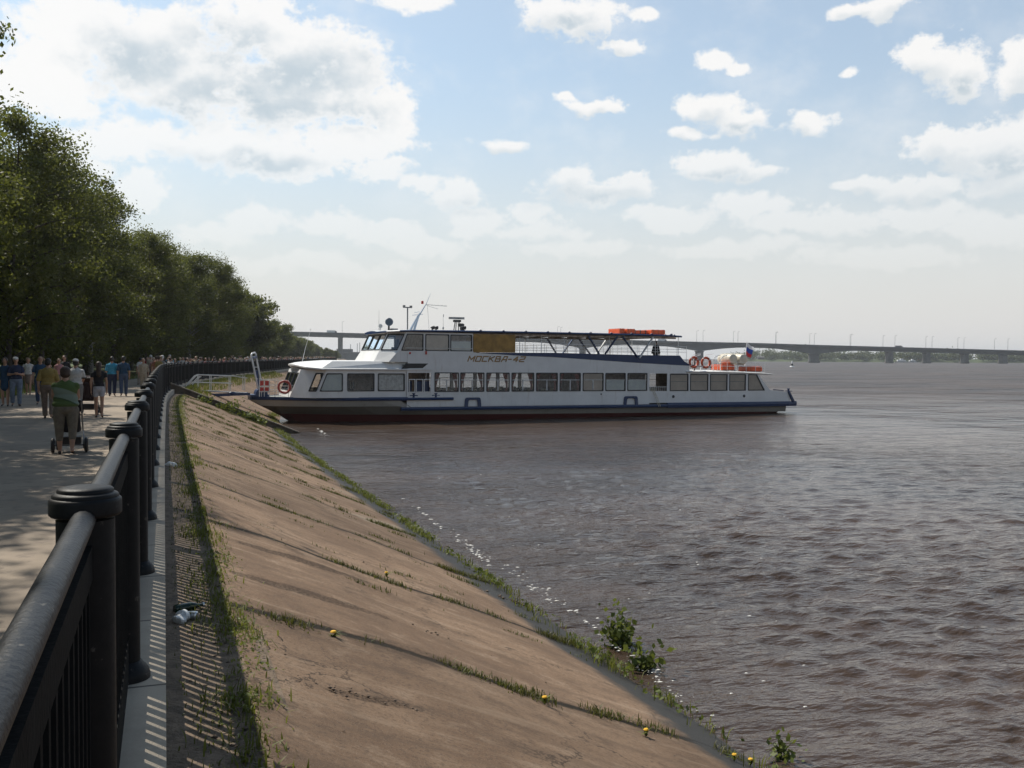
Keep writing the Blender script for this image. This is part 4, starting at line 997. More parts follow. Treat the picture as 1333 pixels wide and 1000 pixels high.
    # ship name
    G={'М':[[(0,0),(0,1)],[(0,1),(.5,.35)],[(.5,.35),(1,1)],[(1,1),(1,0)]],'О':[[(0,.0),(0,1)],[(0,1),(1,1)],[(1,1),(1,0)],[(1,0),(0,0)]],'С':[[(1,1),(0,1)],[(0,1),(0,0)],[(0,0),(1,0)]],'К':[[(0,0),(0,1)],[(0,.45),(1,1)],[(.25,.55),(1,0)]],
       'В':[[(0,0),(0,1)],[(0,1),(.85,1)],[(.85,1),(.85,.54)],[(0,.52),(1,.52)],[(1,.52),(1,0)],[(1,0),(0,0)]],'А':[[(0,0),(.32,1)],[(.32,1),(1,1)],[(1,1),(1,0)],[(.15,.38),(1,.38)]],'-':[[(0,.46),(.8,.46)]],'4':[[(.7,0),(.7,1)],[(.7,1),(0,.32)],[(0,.32),(1,.32)]],'2':[[(0,1),(1,1)],[(1,1),(1,.56)],[(1,.56),(0,.40)],[(0,.40),(0,0)],[(0,0),(1,0)]]}
    mb=MB(); x=12.60; hgt=.30
    for ch in 'МОСКВА-42':
        w=.30 if ch!='-' else .22
        if ch=='М': w=.36
        for a,b in G[ch]:
            pa=Vector((x+a[0]*w+.12*a[1],3.66+a[1]*hgt)); pb=Vector((x+b[0]*w+.12*b[1],3.66+b[1]*hgt)); d=(pb-pa).normalized(); nn=Vector((-d.y,d.x))*.036; e=d*.03
            near.prism(mb,[tuple(pa-e-nn),tuple(pb+e-nn),tuple(pb+e+nn),tuple(pa-e+nn)],.0,.008+.0007*len(mb.f)/60)
        x+=w+.135
    mb.build('ship_name',M_gold,wn_)
    # interior: floors, bulkheads, seats
    mb=MB(); mb.box(8.8,35.2,.16,BM-.16,1.06,1.10); mb.build('saloon_floor',M_bdk,B)
    mb=MB(); mb.box(8.74,28.4,.14,BM-.14,3.11,3.17); mb.build('saloon_ceiling',M_int,B)
    for q in ((8.74,8.78,.2,BM-.2,1.12,3.09),(10.30,10.34,1.4,BM-.2,1.12,3.09),(19.6,19.65,3.2,BM-.2,1.12,3.09),(20.5,20.55,.2,BM-.2,1.12,3.09),(20.56,25.3,2.2,2.25,1.12,3.09),(25.31,25.36,.25,BM-.25,1.12,3.09),(27.0,34.0,1.6,1.65,1.12,2.98)):
        mb=MB(); mb.box(*q); mb.build('bulkhead',M_wood,B)
    mb=MB(); mc=MB()
    for s in np.arange(10.9,19.3,.95):
        for t in (.35,1.0,1.65,4.0,4.65,5.3):
            mb.box(s,s+.45,t,t+.5,1.1,1.5); mb.box(s+.4,s+.5,t,t+.5,1.5,1.86)
            if (int(s*7+t*3))%3==0: mc.box(s+.37,s+.53,t+.02,t+.48,1.66,1.92)
    mb.build('saloon_seats',M_seat,B); mc.build('seat_covers',M_cover,B)
    # ---- upper deck
    mb=MB(); mb.box(8.5,28.6,.12,BM-.12,3.36,3.42); mb.build('upper_deck_floor',M_bdk,B)
    bt=[(13.2,4.19),(18.4,4.24),(24.6,4.15),(27.9,4.15),(28.05,3.98),(28.25,3.76),(28.6,3.58),(29.4,3.46),(30.5,3.40)]; bb=[(30.5,3.33),(28.62,3.462),(27.6,3.502),(24.6,3.632),(18.4,3.962),(16.3,4.022),(13.2,4.172)]
    for pl in (near,farp):
        mb=MB(); k=len(bt)+len(bb); pl.prism(mb,bb[::-1]+bt[::-1],-.05,.006); mb.build('blue_bulwark',M_bb,B)
    # wheelhouse
    wh=MB(); pls=[Pl((0,.10,0),(1,0,0),(0,0,1),(0,-1,0)),Pl((0,BM-.10,0),(1,0,0),(0,0,1),(0,1,0))]
    lo2,hi2=4.29,5.25
    opw=[(7.09,8.12,7.53,8.49),(8.40,9.72,8.74,9.72),(9.90,11.37,9.90,11.37),(11.50,12.86,11.50,12.86)]
    fup=Vector((.46,0,1))
    for pl in pls: wall_row(wh,pl,lambda v: 8.22+(v-4.262)*.40,lambda v:12.95,lo2,hi2,[(8.22,4.262),(12.95,4.262)],[(12.95,5.38),(8.66,5.38)],opw[1:])
    fh=1.118
    fcs=[]
    for sg in (0,1):
        f=(lambda t:t) if not sg else (lambda t:BM-t)
        a=Vector((7.25,f(.95),4.262)); b=Vector((8.20,f(.10),4.262)); e=(b-a); wl_=e.length; e.normalize(); pl=Pl(a,e,fup,(-.65,-.75 if not sg else .75,.3)); wall_row(wh,pl,lambda v:0,lambda v:wl_,.05,.98,[(0,0),(wl_,0)],[(wl_,fh),(0,fh)],[(.10,wl_-.12,.10,wl_-.12)]); fcs.append((pl,(.10,wl_-.12)))
    fp=Pl((7.25,.95,4.262),(0,1,0),fup,(-1,0,.46)); fwd_=BM-1.9; fops=[(.08,1.44,.08,1.44),(1.56,3.04,1.56,3.04),(3.16,4.52,3.16,4.52)]
    wall_row(wh,fp,lambda v:0,lambda v:fwd_,.05,.98,[(0,0),(fwd_,0)],[(fwd_,fh),(0,fh)],fops)
    top_=[(7.25,.95,4.262),(8.20,.10,4.262)]; bot_=[(6.85,.80,3.58),(7.6,.10,3.58)]
    for sg in (0,1):
        f=(lambda p:p) if not sg else (lambda p:(p[0],BM-p[1],p[2]))
        wh.add([f(bot_[0]),f(bot_[1]),f(top_[1]),f(top_[0])],[(0,1,2,3)])
        wh.add([f((7.6,.10,3.58)),f((9.0,.10,3.58)),f((9.0,.10,4.262)),f((8.20,.10,4.262))],[(0,1,2,3)])
    wh.add([bot_[0],top_[0],(7.25,BM-.95,4.262),(6.85,BM-.8,3.58)],[(0,1,2,3)])
    w_=wh.build('wheelhouse_wall',M_bw,B)
    for pl,(a,b) in fcs: window(pl,[(a,.05),(b,.05),(b,.98),(a,.98)],w_,r=.08)
    for pl,fa in zip(pls,(0,1)):
        for k,(a,b,t0,t1) in enumerate(opw):
            if k==0: continue
            window(pl,[(a,lo2),(b,lo2),(t1,hi2),(t0,hi2)],w_,('plain','plain','brown','half')[k] if not fa else 'plain',r=.08)
    for a,b,_,_ in fops: window(fp,[(a,.05),(b,.05),(b,.98),(a,.98)],w_,r=.08)
    mb=MB(); mb.box(9.78,9.84,.25,BM-.25,3.43,5.36); mb.build('wheelhouse_bulkhead',M_wood,w_); mb=MB(); mb.box(9.9,12.9,1.2,1.25,3.43,5.36); mb.build('wheelhouse_bulkhead',M_wood,w_)
    mb=MB(); mb.box(7.9,8.4,2.0,4.5,3.43,4.35); mb.box(8.7,9.1,2.9,3.5,3.43,4.5); mb.box(8.95,9.05,2.9,3.5,4.5,5.0); mb.build('helm_console',M_seat,w_)
    mb=MB(); mb.bar((8.6,.0,4.43),(12.9,.0,4.43),.025,.025)
    for s in (8.7,9.8,11.4,12.8): mb.bar((s,.0,4.43),(s,.1,4.43),.02,.02)
    mb.build('grab_rail',M_wht,w_)
    mb=MB().lathe([(.06,0),(.07,.05),(.02,.09)],c=(8.9,.06,4.12),n=12,axis='y'); mb.v=[(x,.16-y,z) for x,y,z in mb.v]; mb.box(9.86,9.96,.02,.10,4.05,4.25); mb.build('side_lamp',M_redl,w_)
    # awning roof
    def roofrow(s,h):
        return h
    ss=[7.32,7.42,7.62,8.25,9,12,16,20,24,27,28.0]; hh=[5.36,5.38,5.40,5.43,5.46,5.49,5.50,5.50,5.49,5.47,5.43]
    hw=[1.5,2.0,2.5,3.2,3.3,3.3,3.3,3.3,3.3,3.3,3.25]
    mb=MB(); vs=[]
    for s,h,w in zip(ss,hh,hw):
        for t,z in ((-w,-.01),(-w-.03,.05),(-w+.04,.10),(-w*.5,.15),(0,.17),(w*.5,.15),(w-.04,.10),(w+.03,.05),(w,-.01)): vs.append((s,c+t,h+z-.04))
        
    n=9; k=len(ss); fs=[];mi=[]
    for i in range(k-1):
        for j in range(n):
            fs.append((i*n+j,i*n+(j+1)%n,(i+1)*n+(j+1)%n,(i+1)*n+j)); mi.append(0 if j in (0,1,6,7) else (2 if j==8 else 1))
    fs+=[tuple(range(n)),tuple((k-1)*n+j for j in range(n))]; mi+=[0,0]
    mb.add(vs,fs); mb.m=mi; mb.build('awning_roof',[M_bb,mat('pale_roof_top',(.55,.57,.58),.6),mat('roof_lining',(.50,.45,.40),.7)],B,recalc=True)
    mb=MB()
    for pl,t in ((near,.14),(farp,BM-.14)): mb.bar((13.0,t,5.33),(27.6,t,5.31),.08,.10)
    for s in np.arange(13.5,28,1.5): mb.bar((s,.14,5.36),(s,BM-.14,5.36),.06,.08)
    mb.build('awning_beam',mat('rusty_cream_beam',(.42,.33,.26),.7,scale=5,var=.25),B)
    mb=MB()
    for s in np.arange(13.4,27.5,1.53): mb.ell((s,c-3.26,5.56),(.10,.08,.06),8,5)
    for k in range(9): mb.ell((24.6+k*.35,c-3.28,5.52),(.05,.05,.05),6,4)
    mb.build('roof_bracket',M_bb,B)
    mb=MB(); near.prism(mb,[(12.97,4.20),(15.78,4.22),(15.78,5.34),(12.97,5.34)],-.04,.0); mb.build('ochre_screen',M_yelp,B)
    mb=MB(); farp.prism(mb,[(12.97,4.20),(15.78,4.22),(15.78,5.34),(12.97,5.34)],-.04,.0); mb.build('ochre_screen',M_yelp,B)
    # struts
    M_strut=M_bb
    for t in (.02,BM-.02):
        for a,b in (((20.9,5.36),(21.7,4.20)),((23.05,5.36),(22.15,4.20)),((23.42,5.36),(24.62,3.96)),((25.76,5.36),(24.72,3.96))):
            mb=MB(); mb.bar((a[0],t,a[1]),(b[0],t,b[1]),.07,.16,up=(0,1,0)); mb.build('roof_strut',M_wht if a[0]>25 else M_strut,B)
    # deck railings
    for t in (.12,BM-.12):
        mb=MB()
        for h in (4.40,4.58,4.78): mb.tube([(15.8,t,h),(21,t,h+.0),(28.4,t,h-.02)],.017,6)
        for s in np.arange(16.3,28.5,.76): mb.tube([(s,t,3.45),(s,t,4.80)],.014,5)
        for s in (16.1,17.6,19.2,22.5,26.0,27.8): mb.tube([(s,t,3.45),(s,t,5.38)],.022,6)
        mb.build('deck_railing',M_wht,B)
    # aft roof
    mb=MB(); pr=[(28.4,3.02,3.14),(33,2.98,3.07),(35.0,2.92,2.99),(35.75,2.86,2.90)]; vs=[]
    for s,a,b in pr:
        for t,z in ((-.02,a),(-.05,(a+b)/2),(.10,b),(c,b+.06),(BM-.1,b),(BM+.05,(a+b)/2),(BM+.02,a)): vs.append((s,t,z))
    n=7; fs=[(i*n+j,i*n+(j+1)%n,(i+1)*n+(j+1)%n,(i+1)*n+j) for i in range(3) for j in range(n)]+[tuple(range(n)),tuple(3*n+j for j in range(n))]; mb.add(vs,fs); mb.build('aft_roof',M_bw,B)
    # stern bulwark, stern post
    mb=MB()
    for sg in (-1,1):
        vs=[];ss=[35.4,36,36.6,37.0,37.35]
        for s in ss:
            w=wd(s)-.04; vs+=[(s,c+sg*w,.93),(s,c+sg*w,1.78-.09*(s-35.4)),(s,c+sg*(w-.05),1.78-.09*(s-35.4)),(s,c+sg*(w-.05),.93)]
        mb.add(vs,[(i*4+j,i*4+(j+1)%4,(i+1)*4+(j+1)%4,(i+1)*4+j) for i in range(4) for j in range(4)])
    mb.box(37.3,37.34,c-3.0,c+3.0,.93,1.5); mb.build('stern_bulwark',M_bw,B)
    for sg in (-1,1):
        mb=MB(); mb.bar((37.12,c+sg*3.07,1.66),(37.62,c+sg*3.03,.9),.16,.16); mb.bar((36.9,c+sg*3.05,1.70),(37.45,c+sg*3.05,1.68),.1,.05); mb.bar((35.8,c+sg*3.08,1.80),(36.7,c+sg*3.06,1.72),.08,.06); mb.lathe([(.08,0),(.07,.14),(.11,.18),(.1,.22)],c=(37.2,c+sg*2.98,1.66),n=10); mb.build('stern_post',M_bb,B)
    # bow fittings
    for sg in (-1,1):
        for s in (2.9,9.15,10.55): 
            w=wd(s)-.08; mb=MB(); mb.lathe([(.09,0),(.07,.05),(.07,.2),(.11,.22),(.1,.26)],c=(s,c+sg*w,1.45),n=10); mb.bar((s-.25,c+sg*w,1.56),(s+.25,c+sg*w,1.56),.06,.06); mb.build('mooring_bitt',M_bb if s>5 else M_blk,B)
    mb=MB(); rail=[(.5,c-.9),(1.2,c-1.45),(1.9,c-1.9)]
    for sg in (-1,1):
        pts=[(s,c+sg*(c-t),1.47) for s,t in rail]
        for p in pts: mb.tube([p,(p[0],p[1],2.45)],.018,6)
        for h in (1.8,2.12,2.45): mb.tube([(p[0],p[1],h) for p in pts],.016,6)
    mb.build('bow_railing',M_wht,B)
    mb=MB().tube([(2.98,3.0,3.45),(3.20,3.0,4.4),(3.49,3.0,5.42)],[.022,.016,.010],6); mb.ell((3.5,3.0,5.5),(.04,.04,.04),8,5); mb.build('jackstaff',M_wht,B)
    # gantry at the bow
    mb=MB()
    for o,t in ((0,c-.32),(.0,c+.32)): pass
    ta,tb=c-.30,c+.30
    mb.tube([(.46,ta,1.47),(.27,ta,2.5),(.0,ta,3.84),(-.01,ta+.03,3.93),(.06,ta+.12,4.02),(.26,tb-.12,4.07),(.33,tb-.02,3.98),(.34,tb,3.88),(.62,tb,2.5),(.82,tb,1.47)],.052,8)
    for h,s,s2 in ((2.5,.27,.62),(3.2,.13,.48)): mb.tube([(s,ta,h),(s2,tb,h)],.02,6)
    gr=mb.build('boarding_gantry',M_wht,B,smooth='auto'); 
    mb=MB(); mb.bar((.52,c,1.7),(.33,c,3.0),.16,.16,up=(0,1,0)); mb.bar((.03,ta,3.75),(.36,tb,3.80),.16,.12); mb.build('ramp_hoist',M_bb,gr)
    mb=MB(); mb.lathe([(.05,-.55),(.34,-.5),(.34,.5),(.05,.55)],c=(.55,c-.2,1.62),n=16,axis='y'); mb.box(-.1,1.0,c-.75,c+.75,1.47,1.58); mb.build('bow_winch',M_bb,B)
    mb=MB(); 
    for a,b in ((.42,.62),(.70,.92)):
        for h0,h1 in ((1.80,2.02),(2.12,2.40)): mb.box(a,b,c-.93,c-.90,h0,h1)
    mb.build('red_gate_panel',mat('red_gate_paint',(.55,.05,.035),.5),B)
    mb=MB()
    for s in (.38,.66,.95): mb.box(s-.02,s+.02,c-.95,c-.91,1.47,2.46)
    for h in (1.76,2.06,2.45): mb.box(.38,.95,c-.951,c-.909,h-.018,h+.018)
    mb.build('red_gate_frame',M_wht,B)
    # ---- masts and lamps on the roof
    mb=MB(); 
    for o in (-.16,.16): mb.tube([(9.98+o,c+o*.8,5.58),(10.3+o*.4,c+o*.3,6.3),(10.5,c,6.7)],[.09,.06,.05],8)
    mb.tube([(10.3,c,6.3),(10.92,c,7.3)],[.055,.03],8); mb.tube([(10.9,c,7.26),(11.22,c,8.0)],[.02,.008],6)
    mb.bar((10.0,c,6.55),(10.7,c,6.62),.03,.03); mb.bar((10.3,c-.5,6.75),(10.3,c+.5,6.75),.03,.03)
    ms=mb.build('signal_mast',paint('pale_blue_mast',(.42,.50,.60),.2),B)
    MB().lathe([(.07,0),(.08,.03),(.08,.17),(.05,.2)],c=(10.66,c,7.28),n=12).build('mast_lamp',M_redl,ms)
    mb=MB(); mb.tube([(10.9,c,7.25),(13.2-.9,c,7.18)],.014,5)
    for s in np.linspace(11.1,12.2,5): mb.tube([(s,c-.35,7.22),(s,c+.35,7.22)],.008,4)
    mb.tube([(11.0,c+.2,7.2),(11.9,c+.6,7.02)],.01,4); mb.tube([(11.12,c,5.6),(11.0,c,7.2)],.008,4); mb.build('yagi_antenna',M_steel,ms)
    mb=MB(); mb.tube([(9.95,c+.9,5.55),(9.95,c+.9,7.05)],.045,8); mb.bar((9.65,c+.9,7.08),(10.25,c+.9,7.08),.06,.07); mb.box(9.65,9.78,c+.82,c+.98,7.1,7.22); mb.box(10.1,10.24,c+.82,c+.98,7.1,7.2); mb.build('lamp_post',M_steel,B)
    mb=MB(); 
    for s,t,h in ((11.9,c-.5,6.6),(8.25,c+1.6,6.9),(8.35,c-.6,6.0)): mb.tube([(s,t,5.55),(s,t,h)],[.014,.006],5)
    mb.ell((11.9,c-.5,5.75),(.06,.06,.09),8,5); mb.ell((11.92,c-.5,6.55),(.025,.025,.1),6,4); mb.build('whip_antenna',M_steel,B)
    mb=MB()
    for s,t in ((10.95,c-1.2),(11.25,c-1.0),(12.55,c-2.2),(12.75,c-2.0)): mb.lathe([(.03,-.12),(.07,-.05),(.11,.1),(.11,.13)],c=(s,t,5.75),n=12,axis='x'); mb.box(s-.05,s+.05,t-.04,t+.04,5.52,5.72)
    mb.build('loudhailer',M_blk,B)
    rd=MB(); rd.box(12.80,13.22,c-.2,c+.2,6.18,6.32)
    for a in ((12.85,c-.2),(13.2,c-.2),(12.85,c+.2),(13.2,c+.2)): rd.tube([(a[0],a[1],5.55),(13.02+(a[0]-13.02)*.6,c+(a[1]-c)*.6,6.2)],.03,6)
    rd.lathe([(.12,0),(.2,.06),(.2,.2),(.1,.24)],c=(13.22,c-.25,5.85),n=10); r_=rd.build('radar_pedestal',M_blk,B)
    MB().box(12.47,13.49,c-.09,c+.09,6.36,6.50).build('radar_scanner',M_steel,r_)
    mb=MB().lathe([(.03,.16),(.16,.12),(.235,-.02),(.245,-.12),(.235,-.14),(.05,-.13)],c=(8.0,1.6,6.02),n=22,axis='y'); s_=mb.build('searchlight',mat('searchlight_grey',(.10,.14,.19),.35),B,smooth='auto')
    MB().tube([(8.0,1.6,5.5),(8.0,1.6,5.82)],.05,8).build('searchlight_stand',M_blk,s_)
    mb=MB().lathe([(.02,.10),(.10,.08),(.13,-.08),(.03,-.09)],c=(7.65,2.3,5.78),n=16,axis='y'); mb.tube([(7.65,2.3,5.40),(7.65,2.3,5.68)],.04,8); mb.build('small_searchlight',M_wht,B)
    mb=MB(); mb.box(8.1,8.5,1.3,2.2,5.50,5.62); mb.box(26.6,26.85,1.0,1.3,5.55,5.80); mb.build('roof_box',M_steel,B)
    # flag
    fp_=MB().tube([(35.55,c,2.9),(35.72,c,5.26)],.025,6).build('flagstaff',M_wht,B)
    mb=MB(); nx,nz=10,9
    vs=[]
    for i in range(nx+1):
        for j in range(nz+1):
            u=i/nx; v=j/nz; vs.append((35.70+u*.62-.28*v*u-.02*v,c-.12*math.sin(u*7+v*2)*u,5.20-v*.95-u*.35*(1-.4*v)+.05*math.sin(v*6)*u))
    for i in range(nx):
        for j in range(nz): mb.add([],[]); mb.f.append((i*(nz+1)+j,(i+1)*(nz+1)+j,(i+1)*(nz+1)+j+1,i*(nz+1)+j+1)); mb.m.append(j*3//nz)
    mb.v=vs; mb.build('flag',[M_flagw,M_flagb,M_flagr],fp_,smooth=True,recalc=False)
    # stern deck frames
    mb=MB()
    for s in (29.3,30.9,31.5):
        mb.tube([(s,.5,3.1),(s,.5,3.9),(s+.2,.5,4.12),(s+.55,.5,4.22)],.03,6)
    for h in (3.5,3.8): mb.tube([(28.6,.4,h),(35.2,.4,h-.1)],.015,5); mb.tube([(28.6,BM-.4,h),(35.2,BM-.4,h-.1)],.015,5)
    for s in np.arange(28.8,35.3,.8): mb.tube([(s,.4,3.05),(s,.4,3.8-.1*(s-28.6)/6.6)],.014,5); mb.tube([(s,BM-.4,3.05),(s,BM-.4,3.8-.1*(s-28.6)/6.6)],.014,5)
    for s in (29.9,31.0): mb.tube([(s,2.2,3.1),(s+.1,2.2,3.85),(s+.5,2.2,4.25),(s+1.1,2.2,4.3)],.02,6)
    mb.build('aft_deck_railing',M_wht,B)
    mb=MB(); mb.lathe([(.16,-.1),(.2,0),(.16,.1)],c=(29.5,.7,3.95),n=12,axis='y'); mb.box(29.45,29.55,.68,.72,3.1,3.8); mb.build('ventilator',M_blk,B)
    # ---- things carried by the boat: their own top-level objects
    BW=B.matrix_world.copy()
    def thing_at(name,loc,**k):
        r=empty(name,**k); r.matrix_world=BW@Matrix.Translation(loc); return r
    def ring(loc,Rr,r,label,stripes=True,axis=(0,1,0)):
        e=thing_at('life_ring',loc,label=label,cat='life ring',group='life rings on the boat')
        MB().torus((0,0,0),Rr,r,axis,32,10,seg=(lambda i,n: 1 if (i%8 in(0,)) and stripes else 0)).build('ring_body',[M_org if stripes else mat('faded_red_ring',(.42,.07,.05),.5),M_ringw],e,smooth=True)
        m=MB()
        for k in range(4):
            a=k*math.pi/2+.4; b=a+math.pi/2; q=[(math.cos(a+(b-a)*t)*(Rr+r+.03*math.sin(math.pi*t)),-.02,math.sin(a+(b-a)*t)*(Rr+r+.03*math.sin(math.pi*t))) for t in np.linspace(0,1,6)]
            m.tube(q,.01,4)
        m.build('grab_rope',M_ringw,e)
    ring((29.0,.02,3.70),.33,.08,'orange life ring on the aft deck rail, the nearer to the blue bulwark')
    ring((29.97,.02,3.68),.33,.08,'orange life ring on the aft deck rail, the nearer to the white canisters')
    ring((1.66,1.30,2.06),.34,.065,'red life ring hung on the bow railing in front of the cabin',False,(.35,1,0))
    def crate(s0,s1,t0,t1,h0,h1,label,group):
        e=thing_at('orange_float',((s0+s1)/2,(t0+t1)/2,h0),label=label,cat='life float',group=group)
        a,b,hh=(s1-s0)/2,(t1-t0)/2,h1-h0; m=MB(); m.add([(-a,-b,.03),(a,-b,.03),(a,b,.03),(-a,b,.03),(-a,-b,hh),(a,-b,hh),(a,b,hh),(-a,b,hh)],[(0,3,2,1),(4,5,6,7),(0,1,5,4),(1,2,6,5),(2,3,7,6),(3,0,4,7)])
        o=m.build('float_body',M_org,e); bv=o.modifiers.new('b','BEVEL'); bv.width=.05; bv.segments=2
        m=MB()
        for s in np.linspace(-a*.7,a*.7,3): m.box(s-.03,s+.03,-b-.012,b+.012,.01,hh+.012)
        m.build('lashing',M_gask if hh<.3 else mat('faded_orange_strap',(.40,.09,.04),.7),e)
    crate(23.75,24.15,1.0,2.6,5.56,5.92,'small orange life float at the forward end of the pile on the awning roof','orange floats on the awning roof')
    crate(24.2,24.85,.8,2.4,5.56,5.90,'weathered orange float second from the front on the awning roof','orange floats on the awning roof')
    crate(24.9,26.05,1.2,2.8,5.56,5.84,'long low orange float in the middle of the roof pile','orange floats on the awning roof')
    crate(26.1,27.2,.8,2.4,5.54,5.88,'large orange float at the after end of the roof pile','orange floats on the awning roof')
    crate(31.75,32.85,.7,2.0,3.14,3.55,'orange float box under the white canisters','orange floats on the aft deck')
    crate(33.95,35.15,.6,1.8,3.06,3.44,'orange float box behind the canisters at the stern end','orange floats on the aft deck')
    for s,lab in ((32.85,'cream life raft canister on the aft deck, forward one of the pair'),(33.72,'cream life raft canister on the aft deck, after one beside the flag')):
        e=thing_at('life_raft_canister',(s,1.6,3.94),label=lab,cat='raft canister',group='life raft canisters')
        MB().lathe([(.02,-.82),(.2,-.8),(.34,-.72),(.40,-.55),(.41,-.05),(.43,-.04),(.43,.04),(.41,.05),(.40,.55),(.34,.72),(.2,.8),(.02,.82)],n=22,axis='y').build('canister_shell',M_cream,e,smooth='auto')
        m=MB()
        for t in (-.4,.4): m.torus((0,t,0),.41,.012,(0,1,0),22,5); m.bar((-.25,t,-.35),(-.35,t,-.86),.05,.05); m.bar((.25,t,-.35),(.35,t,-.86),.05,.05)
        m.build('cradle',M_wht,e)
    # gangway lowered to the bank
    e=thing_at('gangway',(-.1,c,1.5),label='white railed gangway with blue beam lowered from the bow towards the bank',cat='gangway')
    m=MB(); 
    for t in (-.45,.45): m.bar((0,t,.12),(-2.5,t,.02),.08,.14)
    m.ell((-1.0,-.45,.14),(.22,.08,.12),10,6); m.build('beam',M_bb,e)
    m=MB(); m.add([(-.1,-.42,.12),(-.1,.42,.12),(-3.9,.42,.35),(-3.9,-.42,.35),(-.1,-.42,.18),(-.1,.42,.18),(-3.9,.42,.41),(-3.9,-.42,.41)],[(0,3,2,1),(4,5,6,7),(0,1,5,4),(1,2,6,5),(2,3,7,6),(3,0,4,7)]); m.build('walkway',M_steel,e)
    for t in (-.42,.42):
        m=MB(); m.tube([(-3.75,t,.40),(-3.05,t,1.18),(-2.9,t,1.24),(-1.0,t,1.18),(-.15,t,1.05)],.032,6); m.tube([(-3.2,t,.80),(-2.2,t,.78),(-1.0,t,.74)],.022,6); m.tube([(-3.75,t,.40),(-3.5,t,.40),(-2.9,t,1.05),(-2.75,t,1.16)],.022,6)
        for s in (-2.9,-2.2,-1.1,-.3): m.tube([(s,t,.3),(s,t,1.2)],.022,6)
        m.build('handrail',M_wht,e)
    return B
BOAT=boat()
